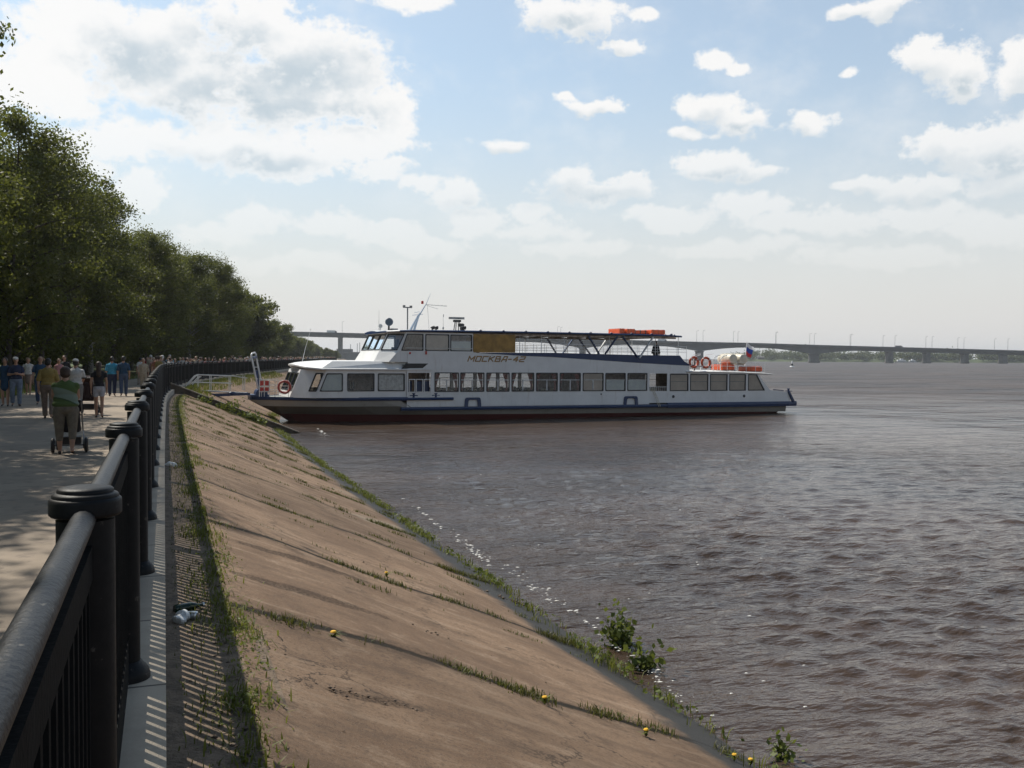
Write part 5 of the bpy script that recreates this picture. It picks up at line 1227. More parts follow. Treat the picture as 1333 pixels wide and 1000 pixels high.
# ------------------------------------------------------------------ bridge and far bank
M_brg=mat('bridge_concrete',(.085,.09,.095),.9,scale=.08,var=.12); M_pier=mat('pier_concrete',(.12,.117,.113),.9,scale=.2,var=.15); M_lamp=mat('lamp_steel',(.16,.16,.17),.6)
def bridge():
    D=950.
    r=empty('road_bridge',(0,0,WZ),label='long grey concrete girder bridge crossing the wide river',cat='bridge')
    rt=Vector((math.cos(YAW),-math.sin(YAW),0)); fwv=Vector((math.sin(YAW),math.cos(YAW),0))
    def X(px): return (px-666.5)/1250*D
    def ztop(px): return CAMZ+np.interp(px,[200,400,675,910,980,1060,1333,1500],[33.5,30.6,24.9,19.9,18.8,16.7,10.4,8.0])/1250*D
    def W3(x,y,z): return rt*x+fwv*(D+y)+Vector((0,0,z-WZ))
    piers=[(443,5,1),(600,9,1),(758,9,1),(910,10,1),(1059,12,1),(1157,7,.6),(1205.5,7,.5),(1255,7,.5),(1305,7,.5),(1355,7,.5),(1405,7,.5)]
    def depth(px):
        d=3.6
        for p,w,k in piers:
            if k==1 and p>500:
                L_=62; t=max(0,1-abs(px-p)/L_); d=max(d,3.6+4.6*t**1.7)
        return d
    xs=np.arange(300,1452,6.); mb=MB()
    vs=[];fs=[]
    for px in xs:
        x=X(px); zt=ztop(px); d=depth(px)
        for y,z in ((-7,zt),(-7,zt-.9),(-4.5,zt-1.1),(-4.5,zt-d),(4.5,zt-d),(4.5,zt-1.1),(7,zt-.9),(7,zt)): vs.append(W3(x,y,z))
    for i in range(len(xs)-1):
        for j in range(8): fs.append((i*8+j,i*8+(j+1)%8,(i+1)*8+(j+1)%8,(i+1)*8+j))
    mb.add(vs,fs); mb.build('girder_deck',M_brg,r)
    for y in (-6.8,6.8):
        mb=MB(); 
        for a,b in zip(xs[:-1],xs[1:]): mb.bar(W3(X(a),y,ztop(a)+.55),W3(X(b),y,ztop(b)+.55),.18,1.0)
        mb.build('parapet',M_brg,r)
    for p,w,k in piers:
        x=X(p); mb=MB(); zt=ztop(p)-depth(p)+.3; hw=w*D/1250/2
        vs=[]
        for z,sx_,sy in ((WZ-3,1.0,5.2),(WZ+1.8,1.0,5.2),(WZ+1.81,.86,4.4),(zt-1.2,.86,4.4),(zt,1.1,5.0)):
            for a,b in ((-1,-1),(1,-1),(1,1),(-1,1)): vs.append(W3(x+a*hw*sx_,b*sy,z))
        mb.add(vs,[(i*4+j,i*4+(j+1)%4,(i+1)*4+(j+1)%4,(i+1)*4+j) for i in range(4) for j in range(4)]+[(0,1,2,3),(19,18,17,16)]); mb.build('pier',M_pier,r)
    proto=None
    for px in (444,908,913,956,962,1007,1012,1056,1062,1103,1110,1152,1161,1201,1209,1250,1258,1298,1307,725,730):
        o=empty('street_lamp',W3(X(px),-6.3 if px%2 else 6.3,ztop(px)+.05)+Vector((0,0,WZ))) if proto is None else copy_tree(proto)
        if proto is None:
            MB().tube([(0,0,0),(0,0,8.0)],[.12,.08],6).build('pole',M_lamp,o); MB().tube([(0,0,7.9),(1.0,0,8.3),(1.6,0,8.3)],.08,5).build('arm',M_lamp,o); proto=o
        o.location=W3(X(px),-6.3 if px%2 else 6.3,ztop(px)+.05)+Vector((0,0,WZ)); o.rotation_euler=(0,0,-YAW)
        if px==444: o.scale=(1.3,1.3,1.5)
        tag(o,'tall thin lamp mast standing alone above the left pier of the bridge' if px==444 else 'thin street lamp standing on the bridge deck','street lamp','street lamps on the bridge')
    for i,(px,l,h,col,nm) in enumerate(((861,9,3,M_wht,'white box truck crossing the bridge behind the awning'),(1168,7,2.6,M_lamp,'dark van crossing the far low end of the bridge'),(433,10,3.2,M_wht,'pale lorry near the left end of the bridge'))):
        o=empty('truck',W3(X(px),-3,ztop(px)+.02)+Vector((0,0,WZ)),-YAW,label=nm,cat='truck')
        MB().add([(-l/2,-1.2,.7),(l*.28,-1.2,.7),(l*.28,1.2,.7),(-l/2,1.2,.7),(-l/2,-1.2,h),(l*.28,-1.2,h),(l*.28,1.2,h),(-l/2,1.2,h)],[(0,3,2,1),(4,5,6,7),(0,1,5,4),(1,2,6,5),(2,3,7,6),(3,0,4,7)]).build('cargo_body',col,o)
        MB().add([(l*.3,-1.1,.6),(l*.5,-1.1,.6),(l*.5,1.1,.6),(l*.3,1.1,.6),(l*.3,-1.1,h*.85),(l*.42,-1.1,h*.85),(l*.42,1.1,h*.85),(l*.3,1.1,h*.85)],[(0,3,2,1),(4,5,6,7),(0,1,5,4),(1,2,6,5),(2,3,7,6),(3,0,4,7)]).build('cab',M_lamp,o)
        for wx in (-l*.3,l*.38): MB().lathe([(.5,-1.15),(.5,1.15)],c=(wx,0,.5),n=10,axis='y').build('wheel',M_blk,o)
bridge()
def far_bank():
    m=M_lawn; pts=[(936,1500),(960,1330),(1060,1240),(1200,1200),(1340,1180),(1500,1180),(1700,1200)]
    A=[atY(*p) for p in pts]; V=[];F=[]
    for i,(p,a) in enumerate(zip(pts,A)):
        u=a.normalized(); 
        for d,z in ((0,WZ-.6),(6,WZ+.8),(30,1.0),(300,2.),(2500,4.)): V.append((a.x+u.x*d,a.y+u.y*d,z))
    n=5
    for i in range(len(A)-1):
        for j in range(n-1): F.append((i*n+j,(i+1)*n+j,(i+1)*n+j+1,i*n+j+1))
    o=MB().add(V,F).build('far_shore',M_lawn); tag(o,kind='structure')
    gg=np.random.default_rng(77); C=[]
    for k in range(520):
        t=gg.random()**.9*(len(A)-1.001); i=int(t); a=A[i].lerp(A[i+1],t-i); u=a.normalized(); d=8+90*gg.random()**1.6
        px=pts[i][0]+(pts[i+1][0]-pts[i][0])*(t-i)
        H=(5+6*gg.random())*np.interp(px,[936,960,990,1020,1060,1200,1340],[.3,.7,1.25,1.0,1.0,1.0,.85])*(1+d*.004); c=np.array([a.x+u.x*d,a.y+u.y*d,.5])
        q=gg.normal(size=(150,3))*np.array([H*.30,H*.30,H*.22])+np.array([0,0,H*.55]); q=q[q[:,2]>0]; C.append(c+q)
    C=np.concatenate(C); V,F=leaf_quads(C,2.0,gg); tag(rawmesh('far_wood',V,F,leafmat('far_leaf',(.045,.06,.02),(.075,.095,.03),.3,.03)),'hazy green wood along the far bank of the river beyond the bridge','woodland',kind='stuff')
    # moored craft and sheds on the far bank
    for i,(px,w,h,mt,lab,nm) in enumerate(((1174,14,3.2,M_bw,'white moored vessel farthest left on the far bank','moored_vessel'),(1188,10,2.6,M_bw,'small white moored vessel beside the larger one on the far bank','moored_vessel'),(1203,14,5.0,mat('red_brown_shed',(.22,.10,.075),.8),'reddish brown shed on the far bank beside the moored vessels','shed'),(990,8,4,M_pier,'pale grey hut among the trees at the left of the far bank','hut'))):
        a=atY(px,1165 if i<2 else 1225); e=empty(nm,(a.x,a.y,WZ if i<2 else .6),-YAW,label=lab,cat='boat' if i<2 else 'building')
        if i<2:
            MB().add([(-w/2,-2,0),(w/2,-2,0),(w/2+1,-2,1.3),(-w/2-1,-2,1.3),(-w/2,2,0),(w/2,2,0),(w/2+1,2,1.3),(-w/2-1,2,1.3)],[(0,1,2,3),(7,6,5,4),(0,4,5,1),(1,5,6,2),(2,6,7,3),(3,7,4,0)]).build('hull',M_steel,e); MB().box(-w*.4,w*.3,-1.6,1.6,1.31,h).build('deckhouse',mt,e)
            MB().box(-w*.15,w*.1,-1.2,1.2,h+.01,h+1.5).build('wheelhouse',mt,e)
        else:
            MB().box(-w/2,w/2,-4,4,0,h*.7).build('wall',mt,e); MB().add([(-w/2-.4,-4.4,h*.7+.02),(w/2+.4,-4.4,h*.7+.02),(w/2+.4,4.4,h*.7+.02),(-w/2-.4,4.4,h*.7+.02),(-w/2-.4,0,h),(w/2+.4,0,h)],[(0,1,5,4),(3,4,5,2),(0,4,3),(1,2,5),(0,3,2,1)]).build('roof',mt,e)
    # navigation buoy
    p=onz(1031,478,WZ); e=empty('buoy',(p.x,p.y,WZ),label='small black and white navigation buoy on the river below the bridge',cat='buoy')
    MB().lathe([(.9,-.3),(1.1,.1),(.9,.45),(.3,.6)],n=14).build('float',M_bw,e); MB().lathe([(.5,.6),(.42,1.6)],n=12).build('dark_band',M_blk,e); MB().lathe([(.42,1.61),(.3,2.5),(.12,2.9),(.05,3.0)],n=12).build('top_mark',M_bw,e)
    # quay building beyond the wooded shore
    a=atY(452,1150); e=empty('quay_building',(a.x,a.y,WZ),-YAW,label='long low pale roofed quay building beyond the wooded shore under the bridge',cat='building')
    MB().box(-16,26,-6,6,0,8.2).build('wall',M_brg,e); MB().box(-17,27,-7,7,8.22,9.6).build('roof',M_pier,e)
    MB().box(-12,6,-5,5,9.62,13.2).build('upper_storey',M_brg,e)
    for i,x in enumerate((4,12,15)): MB().tube([(x,0,13.2 if x<6 else 9.6),(x,0,19+i)],.35,5).build('mast',M_lamp,e)
far_bank()
# ------------------------------------------------------------------ people
def cl(name,col,**k): return mat(name,col,.85,scale=12,var=.1,**k)
M_skin=mat('skin',(.42,.24,.165),.55,scale=6,var=.08); M_hairb=mat('brown_hair',(.055,.028,.016),.6,scale=40,var=.3); M_hairk=mat('dark_hair',(.018,.013,.011),.55,scale=40,var=.3); M_hairl=mat('fair_hair',(.28,.19,.10),.6,scale=40,var=.25); M_shoe=mat('dark_shoe',(.03,.026,.024),.6)
C_=dict(mustard=(.30,.21,.06),white=(.55,.54,.52),black=(.012,.012,.016),navy=(.02,.03,.07),cyan=(.05,.30,.46),jeans=(.05,.08,.15),denim=(.16,.20,.27),paleshort=(.42,.42,.47),khaki=(.17,.145,.11),dkblue=(.02,.06,.12),grey=(.22,.21,.20),taupe=(.20,.15,.12),red=(.35,.04,.04),pink=(.45,.22,.22),olive=(.09,.09,.05),beige=(.42,.35,.26),rust=(.28,.10,.05))
MC={k:cl('cloth_'+k,v) for k,v in C_.items()}
def green_top():
    m,N,L,B=newmat('green_striped_top'); tc=N.new('ShaderNodeTexCoord'); sep=N.new('ShaderNodeSeparateXYZ'); L.new(tc.outputs['Object'],sep.inputs[0]); M=lambda *a,**k: math_node(N,L,*a,**k)
    v=M('ADD',sep.outputs[2],M('MULTIPLY',sep.outputs[0],.34)); v=M('ADD',v,M('MULTIPLY',M('MULTIPLY',sep.outputs[0],sep.outputs[0]),.8))
    band=M('MULTIPLY',smooth(N,L,v,1.00,1.03),smooth(N,L,v,1.21,1.18)); st=M('FRACT',M('MULTIPLY',v,24)); 
    col=mixcol(N,L,M('MULTIPLY',smooth(N,L,st,.4,.6),.3),(.075,.115,.028),(.05,.085,.02)); col=mixcol(N,L,band,col,(.19,.235,.18)); edge=M('MULTIPLY',smooth(N,L,v,.985,.995),smooth(N,L,v,1.02,1.01)); col=mixcol(N,L,edge,col,(.05,.08,.03))
    L.new(col,B.inputs['Base Color']); B.inputs['Roughness'].default_value=.85; return m
def capsule(bm,a,ra,b,rb):
    t=bmesh.new()
    for p,r in ((a,ra),(b,rb)): bmesh.ops.create_icosphere(t,subdivisions=2,radius=r,matrix=Matrix.Translation(p))
    bmesh.ops.convex_hull(t,input=t.verts,use_existing_faces=False)
    dele=[v for v in t.verts if not v.link_faces]; bmesh.ops.delete(t,geom=dele,context='VERTS')
    me=bpy.data.meshes.new('t'); t.to_mesh(me); t.free(); bm.from_mesh(me); bpy.data.meshes.remove(me)
def fuse(shapes,voxel,smooth_it=3):
    """shapes: ('c',a,ra,b,rb) tapered limb or ('e',centre,radii) -> one continuous skin as (verts, quads)"""
    bm=bmesh.new()
    for s in shapes:
        if s[0]=='c': capsule(bm,Vector(s[1]),s[2],Vector(s[3]),s[4])
        else:
            mt=Matrix.Translation(s[1])@(s[3] if len(s)>3 else Matrix.Identity(4))@Matrix.Diagonal((*s[2],1)); bmesh.ops.create_icosphere(bm,subdivisions=3,radius=1,matrix=mt)
    me=bpy.data.meshes.new('fuse'); bm.to_mesh(me); bm.free(); o=bpy.data.objects.new('fuse',me); COL.objects.link(o)
    m=o.modifiers.new('r','REMESH'); m.mode='VOXEL'; m.voxel_size=voxel; m.use_smooth_shade=True
    if smooth_it: sm=o.modifiers.new('s','SMOOTH'); sm.factor=.5; sm.iterations=smooth_it
    dg=bpy.context.evaluated_depsgraph_get(); dg.update(); r=bpy.data.meshes.new_from_object(o.evaluated_get(dg)); bpy.data.objects.remove(o); bpy.data.meshes.remove(me)
    return r
def lerp(a,b,t): return tuple(np.array(a)*(1-t)+np.array(b)*t)
def skeleton(H,bw=1.0,step=.0,arms=None,headturn=0.):
    """joint positions of a figure of height H facing +Y; step>0: left leg forward"""
    J={}; h=H
    for s,n in ((-1,'l'),(1,'r')):
        f=step*(1 if n=='l' else -1)
        hip=(s*.056*h*bw,0,.505*h); kn=(s*.058*h*bw,f*.10*h+(.02*h if f<0 else .012*h),.285*h+(.004*h)); an=(s*.054*h*bw,f*.20*h-(.02*h if f<0 else 0),.045*h+(.028*h if f<0 else 0)); toe=(s*.066*h*bw,an[1]+.085*h,.016*h+(.0)); heel=(s*.054*h*bw,an[1]-.022*h,.020*h+(.03*h if f<0 else 0))
        J.update({'hip'+n:hip,'kn'+n:kn,'an'+n:an,'toe'+n:toe,'heel'+n:heel})
        sh=(s*.104*h*(.75+.25*bw),-.004*h,.783*h); a=(arms or {}).get(n)
        if a is None: el=(s*(.135*h*(.5+.5*bw)),-f*.05*h-.01*h,.635*h); wr=(s*.137*h*(.5+.5*bw),-f*.10*h+.025*h,.487*h)
        else: el,wr=[tuple(np.array(x)*np.array([s,1,1])*h) for x in a]
        J.update({'sh'+n:sh,'el'+n:el,'wr'+n:wr})
    return J
def hand_shapes(mb,wr,el,s,h,curl=.5):
    """palm and five separate bent fingers appended as small closed tubes"""
    wr=Vector(wr); d=(wr-Vector(el)).normalized(); side=Vector((0,1,0)); side=(side-d*side.dot(d)).normalized(); nrm=d.cross(side).normalized()*s
    k=h/1.75
    for i,(o,l) in enumerate(((.030,.068),(.011,.077),(-.008,.072),(-.026,.056))):
        p=wr+d*.085*k+side*o*k; b=d*math.cos(curl*.5)-nrm*math.sin(curl*.5); c=d*math.cos(curl*1.3)-nrm*math.sin(curl*1.3)
        q=p+b*l*.5*k; mb.tube([p-d*.02*k,p,q,q+c*l*.5*k],[.0092*k,.009*k,.0082*k,.0055*k],6)
    p=wr+d*.025*k+side*.028*k; q=p+(d*.7+side*.7-nrm*.25)*.040*k; mb.tube([p-side*.015*k,p,q,q+(d*.9+side*.2-nrm*.3)*.032*k],[.012*k,.0115*k,.010*k,.006*k],6)
    return ('e',tuple(wr+d*.045*k),(.026*k,.040*k,.05*k))
def person(name,loc,rz,H,top,bottom,hair,label,bw=1.0,belly=1.0,step=.5,arms=None,sleeve=.55,leg='long',hairstyle='short',group=None,cap=None,dress=False,vox=.014,topmat=None,facing_detail=False):
    r=empty(name,loc,rz,label=label,cat='person',group=group); h=H; J=skeleton(H,bw,step,arms); k=h/1.75
    S=[]; mbh=MB()
    tor=[('e',(0,0,.735*h),(.098*h*bw,.062*h*bw,.10*h)),('e',(0,.004*h*belly,.63*h),(.084*h*bw*belly,.060*h*bw*belly,.10*h)),('e',(0,-.006*h,.535*h),(.098*h*bw,.070*h*bw,.075*h)),('c',(-.072*h*(.75+.25*bw),0,.785*h),.026*h,(.072*h*(.75+.25*bw),0,.785*h),.026*h),('c',(0,-.008*h,.842*h),.028*h,(-.080*h,-.004*h,.792*h),.024*h),('c',(0,-.008*h,.842*h),.028*h,(.080*h,-.004*h,.792*h),.024*h)]
    S+=tor; S.append(('c',(0,-.004*h,.82*h),.036*h,(0,.004*h,.885*h),.031*h))
    hd=(0,.010*h,.936*h); S+= [('e',hd,(.044*h,.054*h,.062*h)),('c',(0,.022*h,.900*h),.030*h,(0,.034*h,.893*h),.022*h),('c',(0,.060*h,.940*h),.007*h,(0,.070*h,.925*h),.010*h)]
    for s in (-1,1): S.append(('c',(s*.046*h,.004*h,.945*h),.010*h,(s*.046*h,.004*h,.925*h),.007*h))
    legs={}
    for n,s in (('l',-1),('r',1)):
        w=.5+.5*bw
        legs[n]=[('c',J['hip'+n],.054*h*w*(bw**.6),J['kn'+n],.034*h*w),('c',J['kn'+n],.034*h*w,lerp(J['kn'+n],J['an'+n],.35),.034*h*w),('c',lerp(J['kn'+n],J['an'+n],.35),.034*h*w,J['an'+n],.020*h)]
        S+=legs[n]; S+=[('c',J['heel'+n],.020*h,J['toe'+n],.015*h),('c',J['an'+n],.021*h,J['heel'+n],.019*h)]
        S+=[('c',J['sh'+n],.030*h*w,J['el'+n],.025*h*w),('c',J['el'+n],.025*h*w,J['wr'+n],.015*h)]
        S.append(hand_shapes(mbh,J['wr'+n],J['el'+n],s,h))
    me=fuse(S,vox); me.name='person_body'
    b=bmesh.new(); b.from_mesh(me); tmp=bpy.data.meshes.new('t'); tmp.from_pydata(mbh.v,[],mbh.f); b.from_mesh(tmp); bmesh.ops.recalc_face_normals(b,faces=b.faces); b.to_mesh(me); b.free(); bpy.data.meshes.remove(tmp)
    me.materials.clear(); me.materials.append(M_skin); me.materials.append(M_shoe)
    me.polygons.foreach_set('use_smooth',[True]*len(me.polygons))
    mi=[1 if p.center.z<.038*h else 0 for p in me.polygons]; me.polygons.foreach_set('material_index',mi)
    o=bpy.data.objects.new('body',me); COL.objects.link(o); o.parent=r
    def cloth(nm,sh,m,v=vox):
        q=fuse(sh,v); q.name=nm; q.materials.clear(); q.materials.append(m); q.polygons.foreach_set('use_smooth',[True]*len(q.polygons)); c=bpy.data.objects.new(nm,q); COL.objects.link(c); c.parent=r; return c
    g_=.010*h
    def infl(s,gr=g_):
        if s[0]=='c': return ('c',s[1],s[2]+gr,s[3],s[4]+gr)
        return ('e',s[1],tuple(x+gr for x in s[2]))
    T=[infl(tor[0]),infl(tor[1]),infl(tor[3],.005*h),infl(('c',lerp(tor[4][1],tor[4][3],.25),.024*h,tor[4][3],tor[4][4]),.005*h),infl(('c',lerp(tor[5][1],tor[5][3],.25),.024*h,tor[5][3],tor[5][4]),.005*h),('e',(0,-.002*h,.575*h),(.098*h*bw*(.3+.7*belly)+g_,.070*h*bw*(.3+.7*belly)+g_,.055*h))]
    if sleeve>0:
        for n in 'lr':
            w=.5+.5*bw; T.append(('c',J['sh'+n],.032*h*w+.004*h,lerp(J['sh'+n],J['el'+n],sleeve),.028*h*w+g_*.9))
            if sleeve>1: T.append(('c',J['el'+n],.026*h+g_,lerp(J['el'+n],J['wr'+n],sleeve-1),.02*h+g_))
    if dress: T+=[('c',(0,0,.56*h),.088*h*bw,(0,0,.40*h),.098*h*bw)]
    cloth('top',T,topmat or MC[top])
    if not dress:
        Bt=[infl(tor[2],.007*h)]
        if leg=='skirt': Bt+=[('c',(0,0,.50*h),.09*h*bw,(0,0,.36*h),.085*h*bw)]
        else:
            f={'long':1.9,'capri':1.45,'short':.45}[leg]
            for n in 'lr':
                w=.5+.5*bw; gr=.012*h if leg!='short' else .010*h
                Bt.append(('c',J['hip'+n],.054*h*w*(bw**.6)+.006*h,lerp(J['hip'+n],J['kn'+n],min(1,f)),(.034*h*w+gr) if f>=1 else .048*h*w+.006*h))
                if f>1: Bt.append(('c',J['kn'+n],.034*h*w+gr,lerp(J['kn'+n],J['an'+n],f-1),.026*h*w+gr))
        cloth({'skirt':'skirt','short':'shorts'}.get(leg,'trousers'),Bt,MC[bottom])
    if hair is not None:
        Hs=[('e',(0,-.004*h,.948*h),(.050*h,.056*h,.058*h)),('e',(0,-.018*h,.922*h),(.047*h,.044*h,.045*h))]
        if hairstyle=='long': Hs+=[('c',(0,-.03*h,.92*h),.046*h,(0,-.055*h,.76*h),.042*h)]
        if hairstyle=='bob': Hs=[('e',(0,-.004*h,.945*h),(.058*h,.060*h,.062*h)),('e',(0,-.018*h,.915*h),(.055*h,.048*h,.045*h))]
        cloth('hair',Hs,hair,.012)
    if cap: cloth('cap',[('e',(0,0,.968*h),(.053*h,.060*h,.040*h)),('c',(-.02*h,.06*h,.962*h),.010*h,(.02*h,.09*h,.955*h),.010*h)],cap,.012)
    if facing_detail:
        for s in (-1,1): MB().ell((s*.017*h,.057*h,.944*h),(.006*h,.004*h,.004*h),8,5).build('eye',M_blk,r)
        MB().ell((0,.056*h,.909*h),(.013*h,.006*h,.003*h),8,5).build('mouth',mat('lip',(.30,.11,.09),.5),r)
    return r
def feet(x,y): p=onz(x,y,0); return (p.x,p.y,0)
push=((.125,.045,.66),(.085,.165,.575))
GT=green_top()
person('person',feet(86,592),R(2),1.60,'olive','khaki',M_hairb,'woman in green sleeveless top with pale diagonal band, seen from behind pushing a pushchair',bw=1.22,belly=1.18,step=.28,arms={'l':push,'r':push},sleeve=0.12,leg='capri',hairstyle='bob',topmat=GT,vox=.012)
person('person',feet(63,545),R(-3),1.72,'mustard','taupe',M_hairk,'man in a mustard shirt walking away just left of the woman in green',bw=1.12,step=.4,leg='long',sleeve=.9)
person('person',feet(99,541),R(-4),1.70,'white','grey',M_hairk,'person in a loose pale grey shirt and white cap pushing a black pushchair',bw=1.1,step=.3,arms={'l':push,'r':push},leg='capri',sleeve=.8,cap=MC['white'])
person('person',feet(129,544),R(3),1.63,'black','paleshort',M_hairb,'girl with long brown hair, black top and pale shorts walking away',bw=.86,step=.32,leg='short',hairstyle='long',sleeve=.3)
person('person',feet(146,516),R(0),1.76,'cyan','navy',M_hairk,'man in a bright cyan shirt and dark trousers walking away',bw=1.04,step=.25,leg='long',sleeve=.8)
person('person',feet(161,516),R(2),1.78,'dkblue','jeans',M_hairk,'man in a dark blue shirt and jeans walking beside the cyan shirt',bw=1.0,step=-.25,leg='long',sleeve=.8)
cross=((.135,.03,.64),(.03,.13,.66))
person('person',feet(7,529),R(176),1.72,'dkblue','dkblue',M_hairb,'woman in a dark blue dress standing at the left edge',bw=.95,step=.15,dress=True,sleeve=.3,hairstyle='bob',facing_detail=True)
person('person',feet(21,529),R(-170),1.74,'navy','denim',M_hairk,'man in a navy shirt, white cap and jeans standing with folded arms',bw=1.1,step=.12,arms={'l':cross,'r':cross},leg='long',sleeve=.6,cap=MC['white'],facing_detail=True)
person('person',feet(37,514),R(178),1.70,'white','taupe',M_hairl,'fair haired woman in a white top and brown skirt walking towards the camera',bw=.9,step=.35,leg='skirt',sleeve=.15,hairstyle='bob',facing_detail=True)
person('person',feet(53,527),R(185),1.76,'dkblue','jeans',M_hairl,'man in blue grey shirt and jeans raising one hand to his head',bw=1.02,step=.35,arms={'l':((.19,.03,.80),(.09,.07,.92)),'r':((.135,-.01,.64),(.14,.04,.49))},leg='long',sleeve=.6,facing_detail=True)
person('person',feet(84,512),R(170),1.80,'black','black',M_hairb,'man in a dark jacket behind the mustard shirt',bw=1.08,step=.3,leg='long',sleeve=1.7,facing_detail=True)
person('person',feet(77,513),R(190),1.66,'pink','taupe',M_hairl,'woman in a pinkish top beside the man in the dark jacket',bw=.92,step=.3,leg='skirt',sleeve=.0,hairstyle='long',facing_detail=True)
person('person',feet(187,510),R(184),1.68,'beige','beige',M_hairb,'person in a pale beige outfit leaning at the railing near its corner',bw=.95,step=.2,leg='long',sleeve=1.2,facing_detail=True)
person('person',feet(200,500),R(160),1.70,'pink','grey',M_hairl,'person in a pink shirt and straw hat leaning on the railing where it bends',bw=1.0,step=.2,leg='long',sleeve=.8,cap=MC['beige'],facing_detail=True)
# dark clothed person on the boat's upper deck
q=BOAT.matrix_world@Vector((26.6,1.0,3.425)); person('person',tuple(q),R(-60),1.72,'black','black',M_hairk,'person in dark clothes standing on the upper deck under the awning',bw=1.05,step=.1,leg='long',sleeve=1.8)
# pushchairs
def pushchair(loc,rz,label,hoodcol,sc=1.0,seatback=True):
    r=empty('pushchair',loc,rz,label=label,cat='pushchair'); r.scale=(sc,)*3
    for s in (-1,1):
        m=MB(); m.tube([(s*.22,-.42,1.02),(s*.23,-.05,.52),(s*.24,.42,.14)],.014,7); m.tube([(s*.27,-.26,.15),(s*.23,.10,.42),(s*.22,.18,.62)],.013,7); m.build('frame_tube',M_steel,r)
    m=MB(); m.tube([(-.22,-.42,1.02),(-.21,-.45,1.04),(.21,-.45,1.04),(.22,-.42,1.02)],.018,8); m.build('handle',M_blk,r)
    for x,y,rr in ((-.30,-.26,.15),(.30,-.26,.15),(-.25,.42,.11),(.25,.42,.11)):
        w=MB().torus((x,y,rr),rr-.03,.032,(1,0,0),22,8).build('wheel',M_blk,r,smooth=True)
        m=MB().lathe([(.02,-.025),(.028,0),(.02,.025)],c=(x,y,rr),n=10,axis='x'); 
        for k in range(5): a=k*1.2566; m.bar((x,y,rr),(x,y+math.cos(a)*(rr-.04),rr+math.sin(a)*(rr-.04)),.012,.012)
        m.build('hub',M_steel,w)
    m=MB(); m.tube([(-.30,-.26,.15),(.30,-.26,.15)],.012,6); m.box(-.20,.20,-.2,.15,.16,.30); m.build('basket',M_blk,r)
    q=fuse([('c',(-.14,.0,.45),.07,(.14,.0,.45),.07),('c',(-.14,.26,.48),.05,(.14,.26,.48),.05),('c',(-.13,.0,.46),.07,(-.13,.26,.48),.05),('c',(.13,.0,.46),.07,(.13,.26,.48),.05),('c',(0,.1,.45),.07,(0,.24,.46),.06),('c',(-.14,-.02,.48),.06,(-.13,-.12,.86),.05),('c',(.14,-.02,.48),.06,(.13,-.12,.86),.05),('c',(0,-.02,.48),.07,(0,-.12,.86),.06)],.016); q.materials.clear(); q.materials.append(hoodcol); q.name='seat'; q.polygons.foreach_set('use_smooth',[True]*len(q.polygons)); o=bpy.data.objects.new('seat',q); COL.objects.link(o); o.parent=r
    m=MB(); vs=[];fs=[]
    for i in range(9):
        a=-.45+i*.26
        for j in range(9):
            t=-1+j/4; vs.append((t*.23,-.05+.30*math.sin(a)*math.sqrt(max(.15,1-.35*t*t)),.80+.30*math.cos(a)*math.sqrt(max(.15,1-.35*t*t))))
    fs=[(i*9+j,i*9+j+1,(i+1)*9+j+1,(i+1)*9+j) for i in range(8) for j in range(8)]; m.add(vs,fs); o=m.build('hood',hoodcol,r,smooth=True,recalc=False); sl_=o.modifiers.new('s','SOLIDIFY'); sl_.thickness=.012
    return r
p=feet(86,592); pushchair((p[0]+.02,p[1]+.62,0),R(2),'dark pushchair with two large rear wheels pushed by the woman in green',MC['black'],.94)
p=feet(99,541); pushchair((p[0]+.30,p[1]+.45,0),R(-8),'black hooded pushchair beside the person in the pale shirt',mat('black_red_fabric',(.03,.014,.016),.8),1.08)
